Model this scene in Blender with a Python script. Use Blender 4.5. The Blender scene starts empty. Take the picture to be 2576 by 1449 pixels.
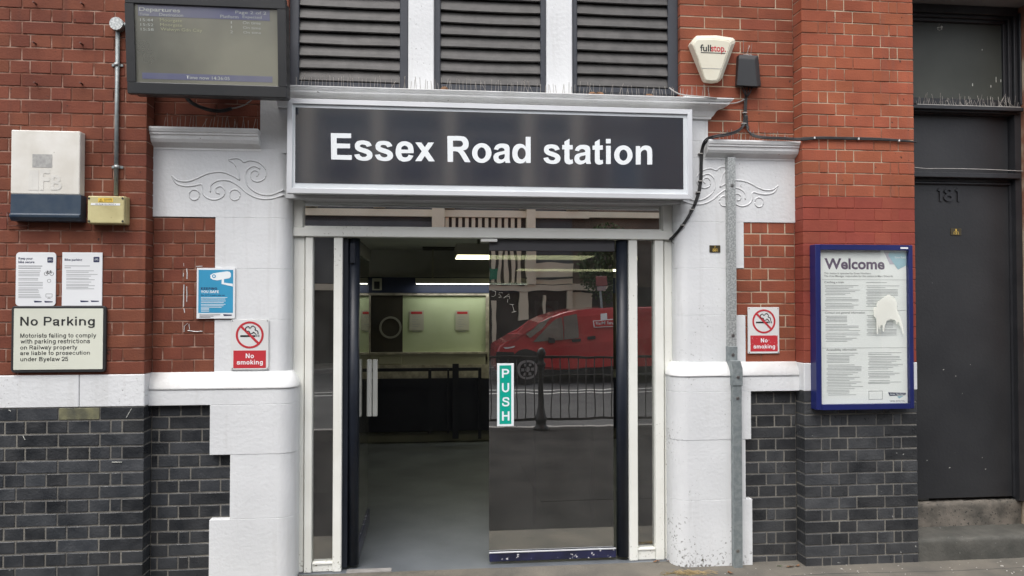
import bpy, bmesh, math, random, os
from mathutils import Matrix, Vector
random.seed(7)
R = math.radians
scene = bpy.context.scene
col = scene.collection

# ------------------------------------------------------------------ camera
CAM = Vector((0.0, -4.62, 1.66))
PITCH, YAW = 1.146, 6.05
cam_d = bpy.data.cameras.new('camera'); cam = bpy.data.objects.new('camera', cam_d); col.objects.link(cam)
cam.location = CAM; cam.rotation_euler = (R(90 + PITCH), 0, R(-YAW))
cam_d.sensor_width = 36; cam_d.lens = 36 * 1875 / 2576
cam_d.clip_start = 0.05; cam_d.clip_end = 500
scene.camera = cam

# ------------------------------------------------------------------ light
SUN_EL, SUN_AZ = 60, 205          # sun high behind the photographer, a little to the left
w = bpy.data.worlds.new('World'); scene.world = w; w.use_nodes = True
nt = w.node_tree
bg = nt.nodes['Background']; sky = nt.nodes.new('ShaderNodeTexSky'); sky.sky_type = 'NISHITA'
sky.sun_disc = False; sky.sun_elevation = R(SUN_EL); sky.sun_rotation = R(SUN_AZ)
sky.air_density = 0.7; sky.dust_density = 4.0; sky.ozone_density = 0.6; sky.altitude = 0
hs_ = nt.nodes.new('ShaderNodeHueSaturation'); hs_.inputs['Saturation'].default_value = .4
nt.links.new(sky.outputs[0], hs_.inputs['Color']); nt.links.new(hs_.outputs[0], bg.inputs[0]); bg.inputs[1].default_value = 0.15
sd = bpy.data.lights.new('sun', 'SUN'); sd.energy = 0.65; sd.angle = R(85); sd.color = (1, 0.985, 0.96)
sun = bpy.data.objects.new('sun', sd); col.objects.link(sun)
_az = R(SUN_AZ)
_dir = Vector((math.sin(_az) * math.cos(R(SUN_EL)), math.cos(_az) * math.cos(R(SUN_EL)), math.sin(R(SUN_EL))))
sun.rotation_euler = _dir.to_track_quat('Z', 'Y').to_euler()
scene.view_settings.view_transform = 'Standard'; scene.view_settings.look = 'None'
scene.view_settings.gamma = 1; scene.view_settings.use_curve_mapping = False
scene.view_settings.exposure = 1.07
scene.cycles.max_bounces = 8; scene.cycles.transparent_max_bounces = 16
scene.cycles.use_denoising = True

# ------------------------------------------------------------------ measuring helpers
_F = 1875.0
_rot = cam.rotation_euler.to_matrix()
def W(u, v, y):
    """point of the plane y=const seen at picture position (u, v)"""
    d = _rot @ Vector(((u - 1288) / _F, (724.5 - v) / _F, -1))
    t = (y - CAM.y) / d.y
    p = CAM + d * t
    return p.x, p.z
def RC(u0, v0, u1, v1, y):
    um, vm = (u0 + u1) / 2, (v0 + v1) / 2
    return W(u0, vm, y)[0], W(u1, vm, y)[0], W(um, v1, y)[1], W(um, v0, y)[1]
def GX(u, v, z=0.0):
    """point of the horizontal plane z seen at (u, v)"""
    d = _rot @ Vector(((u - 1288) / _F, (724.5 - v) / _F, -1))
    t = (z - CAM.z) / d.z
    p = CAM + d * t
    return p.x, p.y
YM = 0.14                                        # plane of the door glass
def far_y(P): return 2 * YM - (CAM.y + P)        # real depth of something seen mirrored at distance P
def MX(u, v, P): return W(u, v, CAM.y + P)

# ------------------------------------------------------------------ materials
def new_mat(name):
    m = bpy.data.materials.new(name); m.use_nodes = True
    return m, m.node_tree, m.node_tree.nodes['Principled BSDF']
def N(t, ty, **kw):
    n = t.nodes.new(ty)
    for k, v in kw.items(): setattr(n, k, v)
    return n
def rgba(c): return (c[0], c[1], c[2], 1)
def pm(name, c1, c2=None, scale=4, rough=.6, bump=0, bscale=60, rand=0, speck=None, metal=0, coat=0, spec=.5,
       low=None, streak=None, lo=.35, hi=.65, detail=5):
    m, t, b = new_mat(name); L = t.links.new
    geo = N(t, 'ShaderNodeNewGeometry'); pos = geo.outputs['Position']
    if c2 is None: c2 = tuple(x * .88 for x in c1)
    n = N(t, 'ShaderNodeTexNoise'); n.inputs['Scale'].default_value = scale; n.inputs['Detail'].default_value = detail
    L(pos, n.inputs['Vector'])
    r = N(t, 'ShaderNodeMapRange'); r.inputs[1].default_value = lo; r.inputs[2].default_value = hi
    L(n.outputs[0], r.inputs[0])
    mx = N(t, 'ShaderNodeMix', data_type='RGBA'); mx.inputs[6].default_value = rgba(c1); mx.inputs[7].default_value = rgba(c2)
    L(r.outputs[0], mx.inputs[0]); out = mx.outputs[2]
    if rand:
        oi = N(t, 'ShaderNodeObjectInfo'); mr = N(t, 'ShaderNodeMapRange')
        mr.inputs[3].default_value = 1 - rand; mr.inputs[4].default_value = 1 + rand
        L(oi.outputs['Random'], mr.inputs[0])
        hs = N(t, 'ShaderNodeHueSaturation'); L(mr.outputs[0], hs.inputs['Value']); L(out, hs.inputs['Color'])
        m2 = N(t, 'ShaderNodeMath', operation='FRACT'); m3 = N(t, 'ShaderNodeMath', operation='MULTIPLY'); m3.inputs[1].default_value = 17.3
        L(oi.outputs['Random'], m3.inputs[0]); L(m3.outputs[0], m2.inputs[0])
        mh = N(t, 'ShaderNodeMapRange'); mh.inputs[3].default_value = .497; mh.inputs[4].default_value = .504
        L(m2.outputs[0], mh.inputs[0]); L(mh.outputs[0], hs.inputs['Hue'])
        nm_ = N(t, 'ShaderNodeTexNoise'); nm_.inputs['Scale'].default_value = 1.3; nm_.inputs['Detail'].default_value = 4; L(pos, nm_.inputs['Vector'])
        mm_ = N(t, 'ShaderNodeMapRange'); mm_.inputs[1].default_value = .3; mm_.inputs[2].default_value = .7; mm_.inputs[3].default_value = .78; mm_.inputs[4].default_value = 1.12; L(nm_.outputs[0], mm_.inputs[0])
        h2_ = N(t, 'ShaderNodeHueSaturation'); L(mm_.outputs[0], h2_.inputs['Value']); L(hs.outputs[0], h2_.inputs['Color']); out = h2_.outputs[0]
    if streak:                                    # vertical run-off streaks: (colour, amount)
        mp = N(t, 'ShaderNodeMapping'); mp.inputs['Scale'].default_value = (22, 22, 1.6); L(pos, mp.inputs[0])
        n4 = N(t, 'ShaderNodeTexNoise'); n4.inputs['Scale'].default_value = 1; n4.inputs['Detail'].default_value = 3; L(mp.outputs[0], n4.inputs['Vector'])
        r4 = N(t, 'ShaderNodeMapRange'); r4.inputs[1].default_value = .56; r4.inputs[2].default_value = .8; r4.inputs[4].default_value = streak[1]
        L(n4.outputs[0], r4.inputs[0])
        x4 = N(t, 'ShaderNodeMix', data_type='RGBA'); x4.inputs[7].default_value = rgba(streak[0]); L(r4.outputs[0], x4.inputs[0]); L(out, x4.inputs[6]); out = x4.outputs[2]
    if speck:                                     # (colour, scale, threshold)
        n2 = N(t, 'ShaderNodeTexNoise'); n2.inputs['Scale'].default_value = speck[1]; n2.inputs['Detail'].default_value = 2
        L(pos, n2.inputs['Vector'])
        r2 = N(t, 'ShaderNodeMapRange'); r2.inputs[1].default_value = speck[2]; r2.inputs[2].default_value = speck[2] + .04
        L(n2.outputs[0], r2.inputs[0])
        x2 = N(t, 'ShaderNodeMix', data_type='RGBA'); x2.inputs[7].default_value = rgba(speck[0])
        L(r2.outputs[0], x2.inputs[0]); L(out, x2.inputs[6]); out = x2.outputs[2]
    if low:                                       # splashed grime near the ground: (colour, height)
        sx = N(t, 'ShaderNodeSeparateXYZ'); L(pos, sx.inputs[0])
        r3 = N(t, 'ShaderNodeMapRange'); r3.inputs[1].default_value = 0; r3.inputs[2].default_value = low[1]
        r3.inputs[3].default_value = .15; r3.inputs[4].default_value = 0; L(sx.outputs[2], r3.inputs[0])
        n3 = N(t, 'ShaderNodeTexNoise'); n3.inputs['Scale'].default_value = 60; n3.inputs['Detail'].default_value = 4; L(pos, n3.inputs['Vector'])
        nq = N(t, 'ShaderNodeTexNoise'); nq.inputs['Scale'].default_value = 2.2; L(pos, nq.inputs['Vector'])
        mq = N(t, 'ShaderNodeMath', operation='MULTIPLY_ADD'); mq.inputs[1].default_value = .55; mq.inputs[2].default_value = -.29; L(nq.outputs[0], mq.inputs[0])
        a0 = N(t, 'ShaderNodeMath', operation='ADD'); L(r3.outputs[0], a0.inputs[0]); L(mq.outputs[0], a0.inputs[1])
        a3 = N(t, 'ShaderNodeMath', operation='ADD'); L(a0.outputs[0], a3.inputs[0]); L(n3.outputs[0], a3.inputs[1])
        q3 = N(t, 'ShaderNodeMapRange'); q3.inputs[1].default_value = .68; q3.inputs[2].default_value = .84; L(a3.outputs[0], q3.inputs[0])
        x3 = N(t, 'ShaderNodeMix', data_type='RGBA'); x3.inputs[7].default_value = rgba(low[0])
        L(q3.outputs[0], x3.inputs[0]); L(out, x3.inputs[6]); out = x3.outputs[2]
    L(out, b.inputs['Base Color'])
    b.inputs['Roughness'].default_value = rough; b.inputs['Metallic'].default_value = metal
    b.inputs['Specular IOR Level'].default_value = spec; b.inputs['Coat Weight'].default_value = coat
    b.inputs['Coat Roughness'].default_value = .08
    if bump:
        nb = N(t, 'ShaderNodeTexNoise'); nb.inputs['Scale'].default_value = bscale; nb.inputs['Detail'].default_value = 4; L(pos, nb.inputs['Vector'])
        bp = N(t, 'ShaderNodeBump'); bp.inputs['Strength'].default_value = bump; bp.inputs['Distance'].default_value = .004
        L(nb.outputs[0], bp.inputs['Height']); L(bp.outputs[0], b.inputs['Normal'])
    return m
def glass_mat(name, tint=(.8, .82, .8), base=.1, k=1.6, rough=0.0, wave=0, wscale=3, dirt=0):
    m, t, b = new_mat(name); L = t.links.new; t.nodes.remove(b)
    out = t.nodes['Material Output']
    tr = N(t, 'ShaderNodeBsdfTransparent'); tr.inputs[0].default_value = rgba(tint)
    gl = N(t, 'ShaderNodeBsdfGlossy'); gl.inputs['Roughness'].default_value = rough; gl.inputs[0].default_value = (.95, .95, .93, 1)
    lw = N(t, 'ShaderNodeLayerWeight'); lw.inputs[0].default_value = .5; fr = N(t, 'ShaderNodeMath', operation='POWER'); fr.inputs[1].default_value = 4; L(lw.outputs['Facing'], fr.inputs[0])
    ma = N(t, 'ShaderNodeMath', operation='MULTIPLY_ADD'); ma.inputs[1].default_value = k; ma.inputs[2].default_value = base; ma.use_clamp = True
    L(fr.outputs[0], ma.inputs[0]); mx = N(t, 'ShaderNodeMixShader')
    L(ma.outputs[0], mx.inputs[0]); L(tr.outputs[0], mx.inputs[1]); L(gl.outputs[0], mx.inputs[2]); L(mx.outputs[0], out.inputs[0])
    if dirt:
        df = N(t, 'ShaderNodeBsdfDiffuse'); df.inputs[0].default_value = (.5, .5, .47, 1)
        gd = N(t, 'ShaderNodeNewGeometry'); nd = N(t, 'ShaderNodeTexNoise'); nd.inputs['Scale'].default_value = 3.5; nd.inputs['Detail'].default_value = 6; L(gd.outputs['Position'], nd.inputs['Vector'])
        rd = N(t, 'ShaderNodeMapRange'); rd.inputs[1].default_value = .35; rd.inputs[2].default_value = .75; rd.inputs[3].default_value = dirt * .4; rd.inputs[4].default_value = dirt * 1.8; L(nd.outputs[0], rd.inputs[0])
        m2 = N(t, 'ShaderNodeMixShader'); L(rd.outputs[0], m2.inputs[0]); L(mx.outputs[0], m2.inputs[1]); L(df.outputs[0], m2.inputs[2]); L(m2.outputs[0], out.inputs[0])
    if wave:
        geo = N(t, 'ShaderNodeNewGeometry'); nb = N(t, 'ShaderNodeTexNoise'); nb.inputs['Scale'].default_value = wscale; nb.inputs['Detail'].default_value = 1
        L(geo.outputs['Position'], nb.inputs['Vector'])
        bp = N(t, 'ShaderNodeBump'); bp.inputs['Strength'].default_value = 1; bp.inputs['Distance'].default_value = wave
        L(nb.outputs[0], bp.inputs['Height']); L(bp.outputs[0], gl.inputs['Normal'])
    return m
def emit_mat(name, c, s):
    m, t, b = new_mat(name); b.inputs['Base Color'].default_value = rgba(c)
    b.inputs['Emission Color'].default_value = rgba(c); b.inputs['Emission Strength'].default_value = s
    return m

M = {}
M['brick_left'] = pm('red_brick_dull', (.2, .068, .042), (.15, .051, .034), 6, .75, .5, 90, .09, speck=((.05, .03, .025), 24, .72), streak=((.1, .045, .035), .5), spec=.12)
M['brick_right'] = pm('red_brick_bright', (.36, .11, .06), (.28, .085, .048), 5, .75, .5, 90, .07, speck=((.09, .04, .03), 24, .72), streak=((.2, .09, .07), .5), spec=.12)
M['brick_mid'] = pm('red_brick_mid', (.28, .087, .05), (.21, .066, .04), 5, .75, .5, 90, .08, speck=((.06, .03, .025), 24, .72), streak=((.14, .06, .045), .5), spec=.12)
M['brick_painted'] = pm('red_masonry_paint', (.28, .068, .045), (.24, .058, .04), 5, .65, .4, 60, .03, spec=.15)
M['brick_dark'] = pm('engineering_brick', (.04, .043, .047), (.022, .025, .029), 7, .36, .6, 70, .4, speck=((.22, .22, .2), 30, .76), spec=.5)
M['brick_dark_right'] = pm('engineering_brick_grey', (.052, .054, .056), (.031, .033, .036), 7, .4, .6, 70, .35, speck=((.3, .3, .28), 30, .745), spec=.5)
for k_ in ('brick_dark', 'brick_dark_right'):
    t_ = M[k_].node_tree; g_ = t_.nodes.new('ShaderNodeNewGeometry'); n_ = t_.nodes.new('ShaderNodeTexNoise'); n_.inputs['Scale'].default_value = 9; n_.inputs['Detail'].default_value = 6
    r_ = t_.nodes.new('ShaderNodeMapRange'); r_.inputs[1].default_value = .35; r_.inputs[2].default_value = .65; r_.inputs[3].default_value = .2; r_.inputs[4].default_value = .62
    t_.links.new(g_.outputs['Position'], n_.inputs['Vector']); t_.links.new(n_.outputs[0], r_.inputs[0]); t_.links.new(r_.outputs[0], t_.nodes['Principled BSDF'].inputs['Roughness'])
M['brick_yellow'] = pm('yellow_stained_brick', (.18, .175, .1), (.09, .09, .06), 14, .5, .4, 60, 0, streak=((.05, .055, .05), .9))
M['mortar_red'] = pm('pink_joint', (.34, .22, .17), (.17, .075, .05), 9, .9, .6, 90, spec=.2, lo=.4, hi=.56)
M['mortar_right'] = pm('pale_joint', (.46, .37, .27), (.24, .11, .07), 4, .9, .6, 90, spec=.2, lo=.45, hi=.6)
M['mortar_dark'] = pm('grey_joint', (.21, .2, .175), (.11, .107, .1), 5, .9, .8, 90, spec=.2)
M['white_wall'] = pm('white_masonry_paint', (.69, .705, .71), (.62, .635, .64), 2.5, .5, .55, 45, speck=((.35, .34, .32), 55, .80), low=((.10, .095, .08), .32), streak=((.46, .46, .44), .38))
M['white_wall_left'] = pm('white_masonry_paint_clean', (.69, .705, .71), (.62, .635, .64), 2.5, .5, .55, 45, speck=((.35, .34, .32), 55, .8), streak=((.46, .46, .44), .38))
M['white_trim'] = pm('cream_joinery_paint', (.78, .79, .74), (.73, .735, .68), 5, .42, .15, 40, speck=((.35, .32, .25), 60, .82), low=((.2, .18, .13), .2))
M['white_dirty'] = pm('weathered_white_paint', (.84, .85, .845), (.75, .755, .74), 7, .55, .5, 50, speck=((.2, .18, .15), 40, .74))
M['groove'] = pm('dark_groove', (.17, .17, .17), (.3, .3, .3), 20, .9)  # dark grey for the thin lines along the scroll outlines
M['alu'] = pm('satin_aluminium', (.72, .74, .76), (.66, .68, .7), 3, .35, metal=.35)
M['sign_pale'] = pm('pale_sign_face', (.66, .7, .72), None, 3, .2)
M['sign_black'] = pm('black_gloss_sign', (.02, .03, .046), (.022, .032, .048), 2, .13, spec=1.0, coat=1.0)
M['sign_black'].node_tree.nodes['Principled BSDF'].inputs['Coat IOR'].default_value = 4.0
M['sign_black'].node_tree.nodes['Principled BSDF'].inputs['Coat Roughness'].default_value = .085
M['letter_white'] = pm('white_vinyl', (.8, .84, .85), (.78, .82, .83), 3, .35)
M['louvre'] = pm('dark_grey_louvre_paint', (.068, .065, .062), (.045, .043, .041), 12, .55, .3, 50, speck=((.2, .2, .2), 60, .78))
M['louvre_frame'] = pm('blue_black_paint', (.035, .04, .05), (.028, .032, .042), 6, .5, .2, 40)
M['spike'] = pm('steel_wire', (.34, .32, .29), (.2, .18, .16), 30, .5, metal=.3)
M['black_plastic'] = pm('black_plastic', (.022, .024, .026), (.03, .031, .032), 4, .4, .1, 60)
M['screen'] = pm('screen_glass', (.13, .135, .11), (.27, .27, .21), 1.4, .16, spec=1.0, coat=1.0)
M['screen'].node_tree.nodes['Principled BSDF'].inputs['Coat IOR'].default_value = 2.7
M['screen'].node_tree.nodes['Principled BSDF'].inputs['Coat Roughness'].default_value = .2
M['screen_blue'] = pm('screen_blue', (.12, .13, .22), (.2, .205, .25), 2, .16, spec=1.0, coat=.6)
M['screen_text'] = emit_mat('screen_text', (.36, .38, .35), .04)
M['screen_text_yellow'] = emit_mat('screen_text_yellow', (.3, .31, .2), .03)
M['cabinet_white'] = pm('cream_cabinet', (.7, .69, .64), (.6, .58, .52), 6, .45, .15, 60, speck=((.35, .33, .28), 60, .76), streak=((.5, .47, .4), .4))
M['cabinet_blue'] = pm('blue_cabinet_flap', (.02, .04, .07), (.04, .06, .085), 14, .35, .1, 60)
M['worn_label'] = pm('worn_label', (.3, .3, .29), (.4, .4, .38), 60, .7)
M['ghost'] = pm('lighter_patch', (.675, .665, .615), None, 6, .5)
M['ghost2'] = pm('paler_patch', (.655, .645, .6), None, 6, .5)
M['yellow_box'] = pm('cream_yellow_enclosure', (.52, .47, .24), (.42, .37, .18), 9, .5, .2, 60, speck=((.2, .15, .07), 50, .75))
M['warning_yellow'] = pm('warning_yellow', (.75, .5, .06), None, 5, .5)
M['paper'] = pm('white_paper_print', (.76, .78, .79), (.72, .74, .75), 3, .35)
M['board_paper'] = pm('bright_poster_paper', (.86, .87, .86), (.83, .84, .83), 3, .4)
M['board_cream'] = pm('cream_enamel', (.68, .7, .6), (.6, .62, .53), 3, .3, speck=((.3, .3, .25), 40, .8))
M['ink'] = pm('black_ink', (.02, .022, .022), None, 5, .45)
M['ink_grey'] = pm('grey_ink', (.36, .37, .38), None, 5, .5)
M['ink_mid'] = pm('mid_grey_ink', (.2, .2, .21), None, 5, .5)
M['ink_navy'] = pm('navy_ink', (.02, .025, .08), None, 5, .45)
M['poster_blue'] = pm('sky_blue_print', (.045, .31, .52), None, 5, .35)
M['red_print'] = pm('red_print', (.5, .035, .045), (.45, .03, .04), 5, .4)
M['plastic_white'] = pm('white_plastic_plate', (.68, .69, .68), (.62, .63, .62), 5, .4, speck=((.3, .28, .25), 50, .76))
M['galv'] = pm('galvanised_steel', (.5, .52, .51), (.32, .34, .335), 90, .42, .1, 60, metal=.45, lo=.42, hi=.55, detail=2)
M['galv_dull'] = pm('dull_galvanised_steel', (.27, .3, .3), (.21, .24, .245), 40, .5, .1, 60, metal=.4, lo=.4, hi=.6)
M['bolt'] = pm('steel_bolt', (.35, .35, .34), None, 30, .3, metal=.9)
M['rust'] = pm('painted_bolt', (.14, .045, .03), (.08, .03, .02), 30, .6)
M['cable_black'] = pm('black_cable', (.016, .016, .017), (.03, .03, .03), 20, .5)
M['cable_grey'] = pm('grey_cable', (.4, .39, .37), (.3, .29, .27), 20, .5)
M['alarm'] = pm('alarm_cover', (.68, .66, .55), (.63, .6, .48), 5, .4, speck=((.35, .32, .22), 60, .76))
M['noticeboard_blue'] = pm('royal_blue_powder_coat', (.012, .018, .11), (.01, .015, .09), 3, .3)
M['door_black'] = pm('black_door_paint', (.02, .021, .023), (.028, .029, .031), 3, .45, .25, 50, speck=((.35, .35, .33), 26, .815))
M['door_frame_black'] = pm('black_frame_paint', (.018, .019, .022), (.026, .027, .03), 8, .45, .3, 40)
M['fan_glass'] = pm('dirty_dark_glass', (.06, .065, .055), (.045, .05, .042), 3, .5, spec=.4)
M['bird_mess'] = pm('bird_mess', (.6, .6, .55), (.35, .37, .33), 60, .8)
M['stone_step'] = pm('worn_stone', (.17, .15, .125), (.07, .065, .055), 9, .85, 1.0, 40, speck=((.035, .035, .03), 55, .64))
M['concrete_step'] = pm('painted_concrete_step', (.095, .092, .08), (.055, .055, .048), 6, .85, .8, 60, speck=((.3, .3, .28), 45, .74))
M['pavement'] = pm('worn_asphalt', (.165, .15, .125), (.11, .104, .09), 3.5, .9, .9, 70, speck=((.25, .22, .17), 70, .7), spec=.25)
M['lintel'] = pm('grey_render', (.36, .36, .35), (.29, .29, .28), 4, .8, .4, 50)
M['navy_gloss'] = pm('navy_gloss_paint', (.008, .011, .018), (.011, .015, .024), 12, .42, .3, 30, speck=((.3, .3, .35), 42, .82), spec=.45)
M['navy_worn'] = pm('scuffed_navy_paint', (.012, .014, .035), (.02, .022, .07), 9, .35, .4, 40, speck=((.55, .55, .55), 36, .66), coat=.2)
M['grey_rail'] = pm('grey_door_rail', (.055, .055, .06), None, 6, .45, .1, 60)
M['sticker_green'] = pm('green_sticker', (.0, .36, .27), None, 4, .35)
M['floor_vinyl'] = pm('blue_grey_vinyl', (.14, .155, .172), (.095, .105, .118), 2.5, .38, .15, 90, speck=((.3, .33, .34), 120, .7))
M['inner_wall'] = pm('dim_green_grey_wall', (.56, .57, .54), (.5, .51, .48), 3, .7)
M['inner_navy'] = pm('inner_navy', (.02, .03, .07), None, 3, .5)
M['counter_navy'] = pm('counter_dark', (.012, .014, .028), (.018, .02, .035), 3, .35)
M['counter_base'] = pm('counter_base', (.22, .22, .19), None, 3, .6)
M['green_blind'] = pm('green_blind', (.5, .58, .38), (.42, .5, .3), 2.2, .6, .2, 4, speck=((.12, .12, .07), 30, .76))
M['steel'] = pm('brushed_steel', (.6, .57, .48), (.35, .32, .27), 14, .4, metal=.4)
M['cream_metal'] = pm('cream_metal', (.46, .46, .38), (.42, .42, .34), 4, .45)
M['dark_pane'] = pm('dark_window', (.05, .045, .035), (.03, .03, .028), 3, .3)
M['lamp'] = emit_mat('lit_diffuser', (1.0, .95, .62), 1.9)
M['lamp_white'] = emit_mat('lit_tube', (1.0, 1.0, .92), 2.6)
M['door_glass'] = glass_mat('door_glass', (.42, .44, .41), .5, .4, .0, .00022, 6, .02)
M['side_glass'] = glass_mat('sidelight_glass', (.4, .42, .42), .36, .5, .0, .0002, 4, .035)
M['transom_glass'] = glass_mat('transom_glass', (.45, .47, .47), .78, .2, .0, .0, 4)
M['board_glass'] = glass_mat('board_glazing', (.98, .99, .98), .05, .5)
M['asphalt'] = pm('road_asphalt', (.07, .07, .072), (.05, .05, .052), 2, .9, .6, 80)
M['road_paint'] = pm('road_marking', (.7, .7, .68), (.5, .5, .48), 12, .7)
M['kerb'] = pm('granite_kerb', (.3, .29, .28), (.22, .21, .2), 14, .8, .4, 60)
M['iron'] = pm('black_iron_paint', (.012, .012, .013), (.02, .02, .02), 9, .4, .2, 40)
M['van_red'] = pm('red_van_paint', (.5, .035, .04), (.45, .03, .035), 2, .3, coat=1.0)
M['van_glass'] = pm('van_window', (.11, .12, .11), (.2, .2, .17), 1.5, .1, coat=.8)
M['tyre'] = pm('tyre_rubber', (.015, .015, .015), None, 9, .8)
M['van_trim'] = pm('black_van_trim', (.02, .02, .02), None, 9, .6)
M['rim'] = pm('silver_rim', (.42, .42, .43), None, 9, .35, metal=.6)
M['render_cream'] = pm('cream_stucco', (.88, .8, .62), (.8, .72, .55), 1.5, .8, .3, 30)
M['far_brick'] = pm('brown_stock_brick', (.14, .145, .15), (.1, .102, .108), 1.2, .85, .4, 30)
M['far_brick2'] = pm('sooty_stock_brick', (.2, .15, .11), (.12, .095, .075), 1.2, .85, .4, 30)
M['far_glass'] = pm('far_window', (.03, .035, .045), (.07, .08, .1), .6, .15, coat=.6)
M['shop_dark'] = pm('dark_shopfront', (.03, .028, .026), (.05, .045, .04), 1, .4)
M['shop_green'] = pm('green_shop_sign', (.02, .25, .14), None, 1, .5)
M['slate'] = pm('roof_slate', (.1, .1, .11), (.07, .07, .08), 3, .7)
M['bark'] = pm('bark', (.1, .075, .05), None, 9, .9, .5)
M['leaf'] = pm('leaf_green', (.06, .1, .03), (.035, .07, .02), 5, .6, rand=.2)
M['dead_leaf'] = pm('dead_leaf', (.22, .11, .05), (.13, .07, .035), 40, .8)
M['straw'] = pm('dry_grass', (.36, .27, .13), (.25, .19, .09), 40, .8)
M['pebble'] = pm('stone_chips', (.5, .48, .44), (.3, .28, .25), 30, .8)
M['brass'] = pm('brass_plate', (.06, .05, .03), (.09, .075, .045), 30, .4, metal=.5)
M['brass_text'] = pm('brass_text', (.62, .42, .08), None, 5, .4)
M['lilac'] = pm('lilac_print', (.5, .47, .55), None, 5, .4)
M['teal_print'] = pm('pale_teal_print', (.33, .52, .6), None, 5, .4)
M['plum_ink'] = pm('plum_ink', (.11, .08, .13), (.17, .13, .19), 12, .45)
M['scratch'] = pm('scratch_marks', (.55, .54, .48), None, 9, .6)

def brick_tex(name, c1, c2, cm):
    m, t, b = new_mat(name); L = t.links.new
    g = N(t, 'ShaderNodeNewGeometry'); sx = N(t, 'ShaderNodeSeparateXYZ'); L(g.outputs['Position'], sx.inputs[0]); cb = N(t, 'ShaderNodeCombineXYZ'); L(sx.outputs[0], cb.inputs[0]); L(sx.outputs[2], cb.inputs[1])
    k = N(t, 'ShaderNodeTexBrick'); L(cb.outputs[0], k.inputs['Vector']); k.inputs['Scale'].default_value = 1; k.inputs['Brick Width'].default_value = .24; k.inputs['Row Height'].default_value = .075; k.inputs['Mortar Size'].default_value = .004
    k.inputs['Color1'].default_value = rgba(c1); k.inputs['Color2'].default_value = rgba(c2); k.inputs['Mortar'].default_value = rgba(cm); L(k.outputs[0], b.inputs['Base Color']); b.inputs['Roughness'].default_value = .8
    return m
M['brick_far_wall'] = brick_tex('red_brick_wall', (.25, .075, .045), (.19, .06, .038), (.3, .2, .15))
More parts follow.
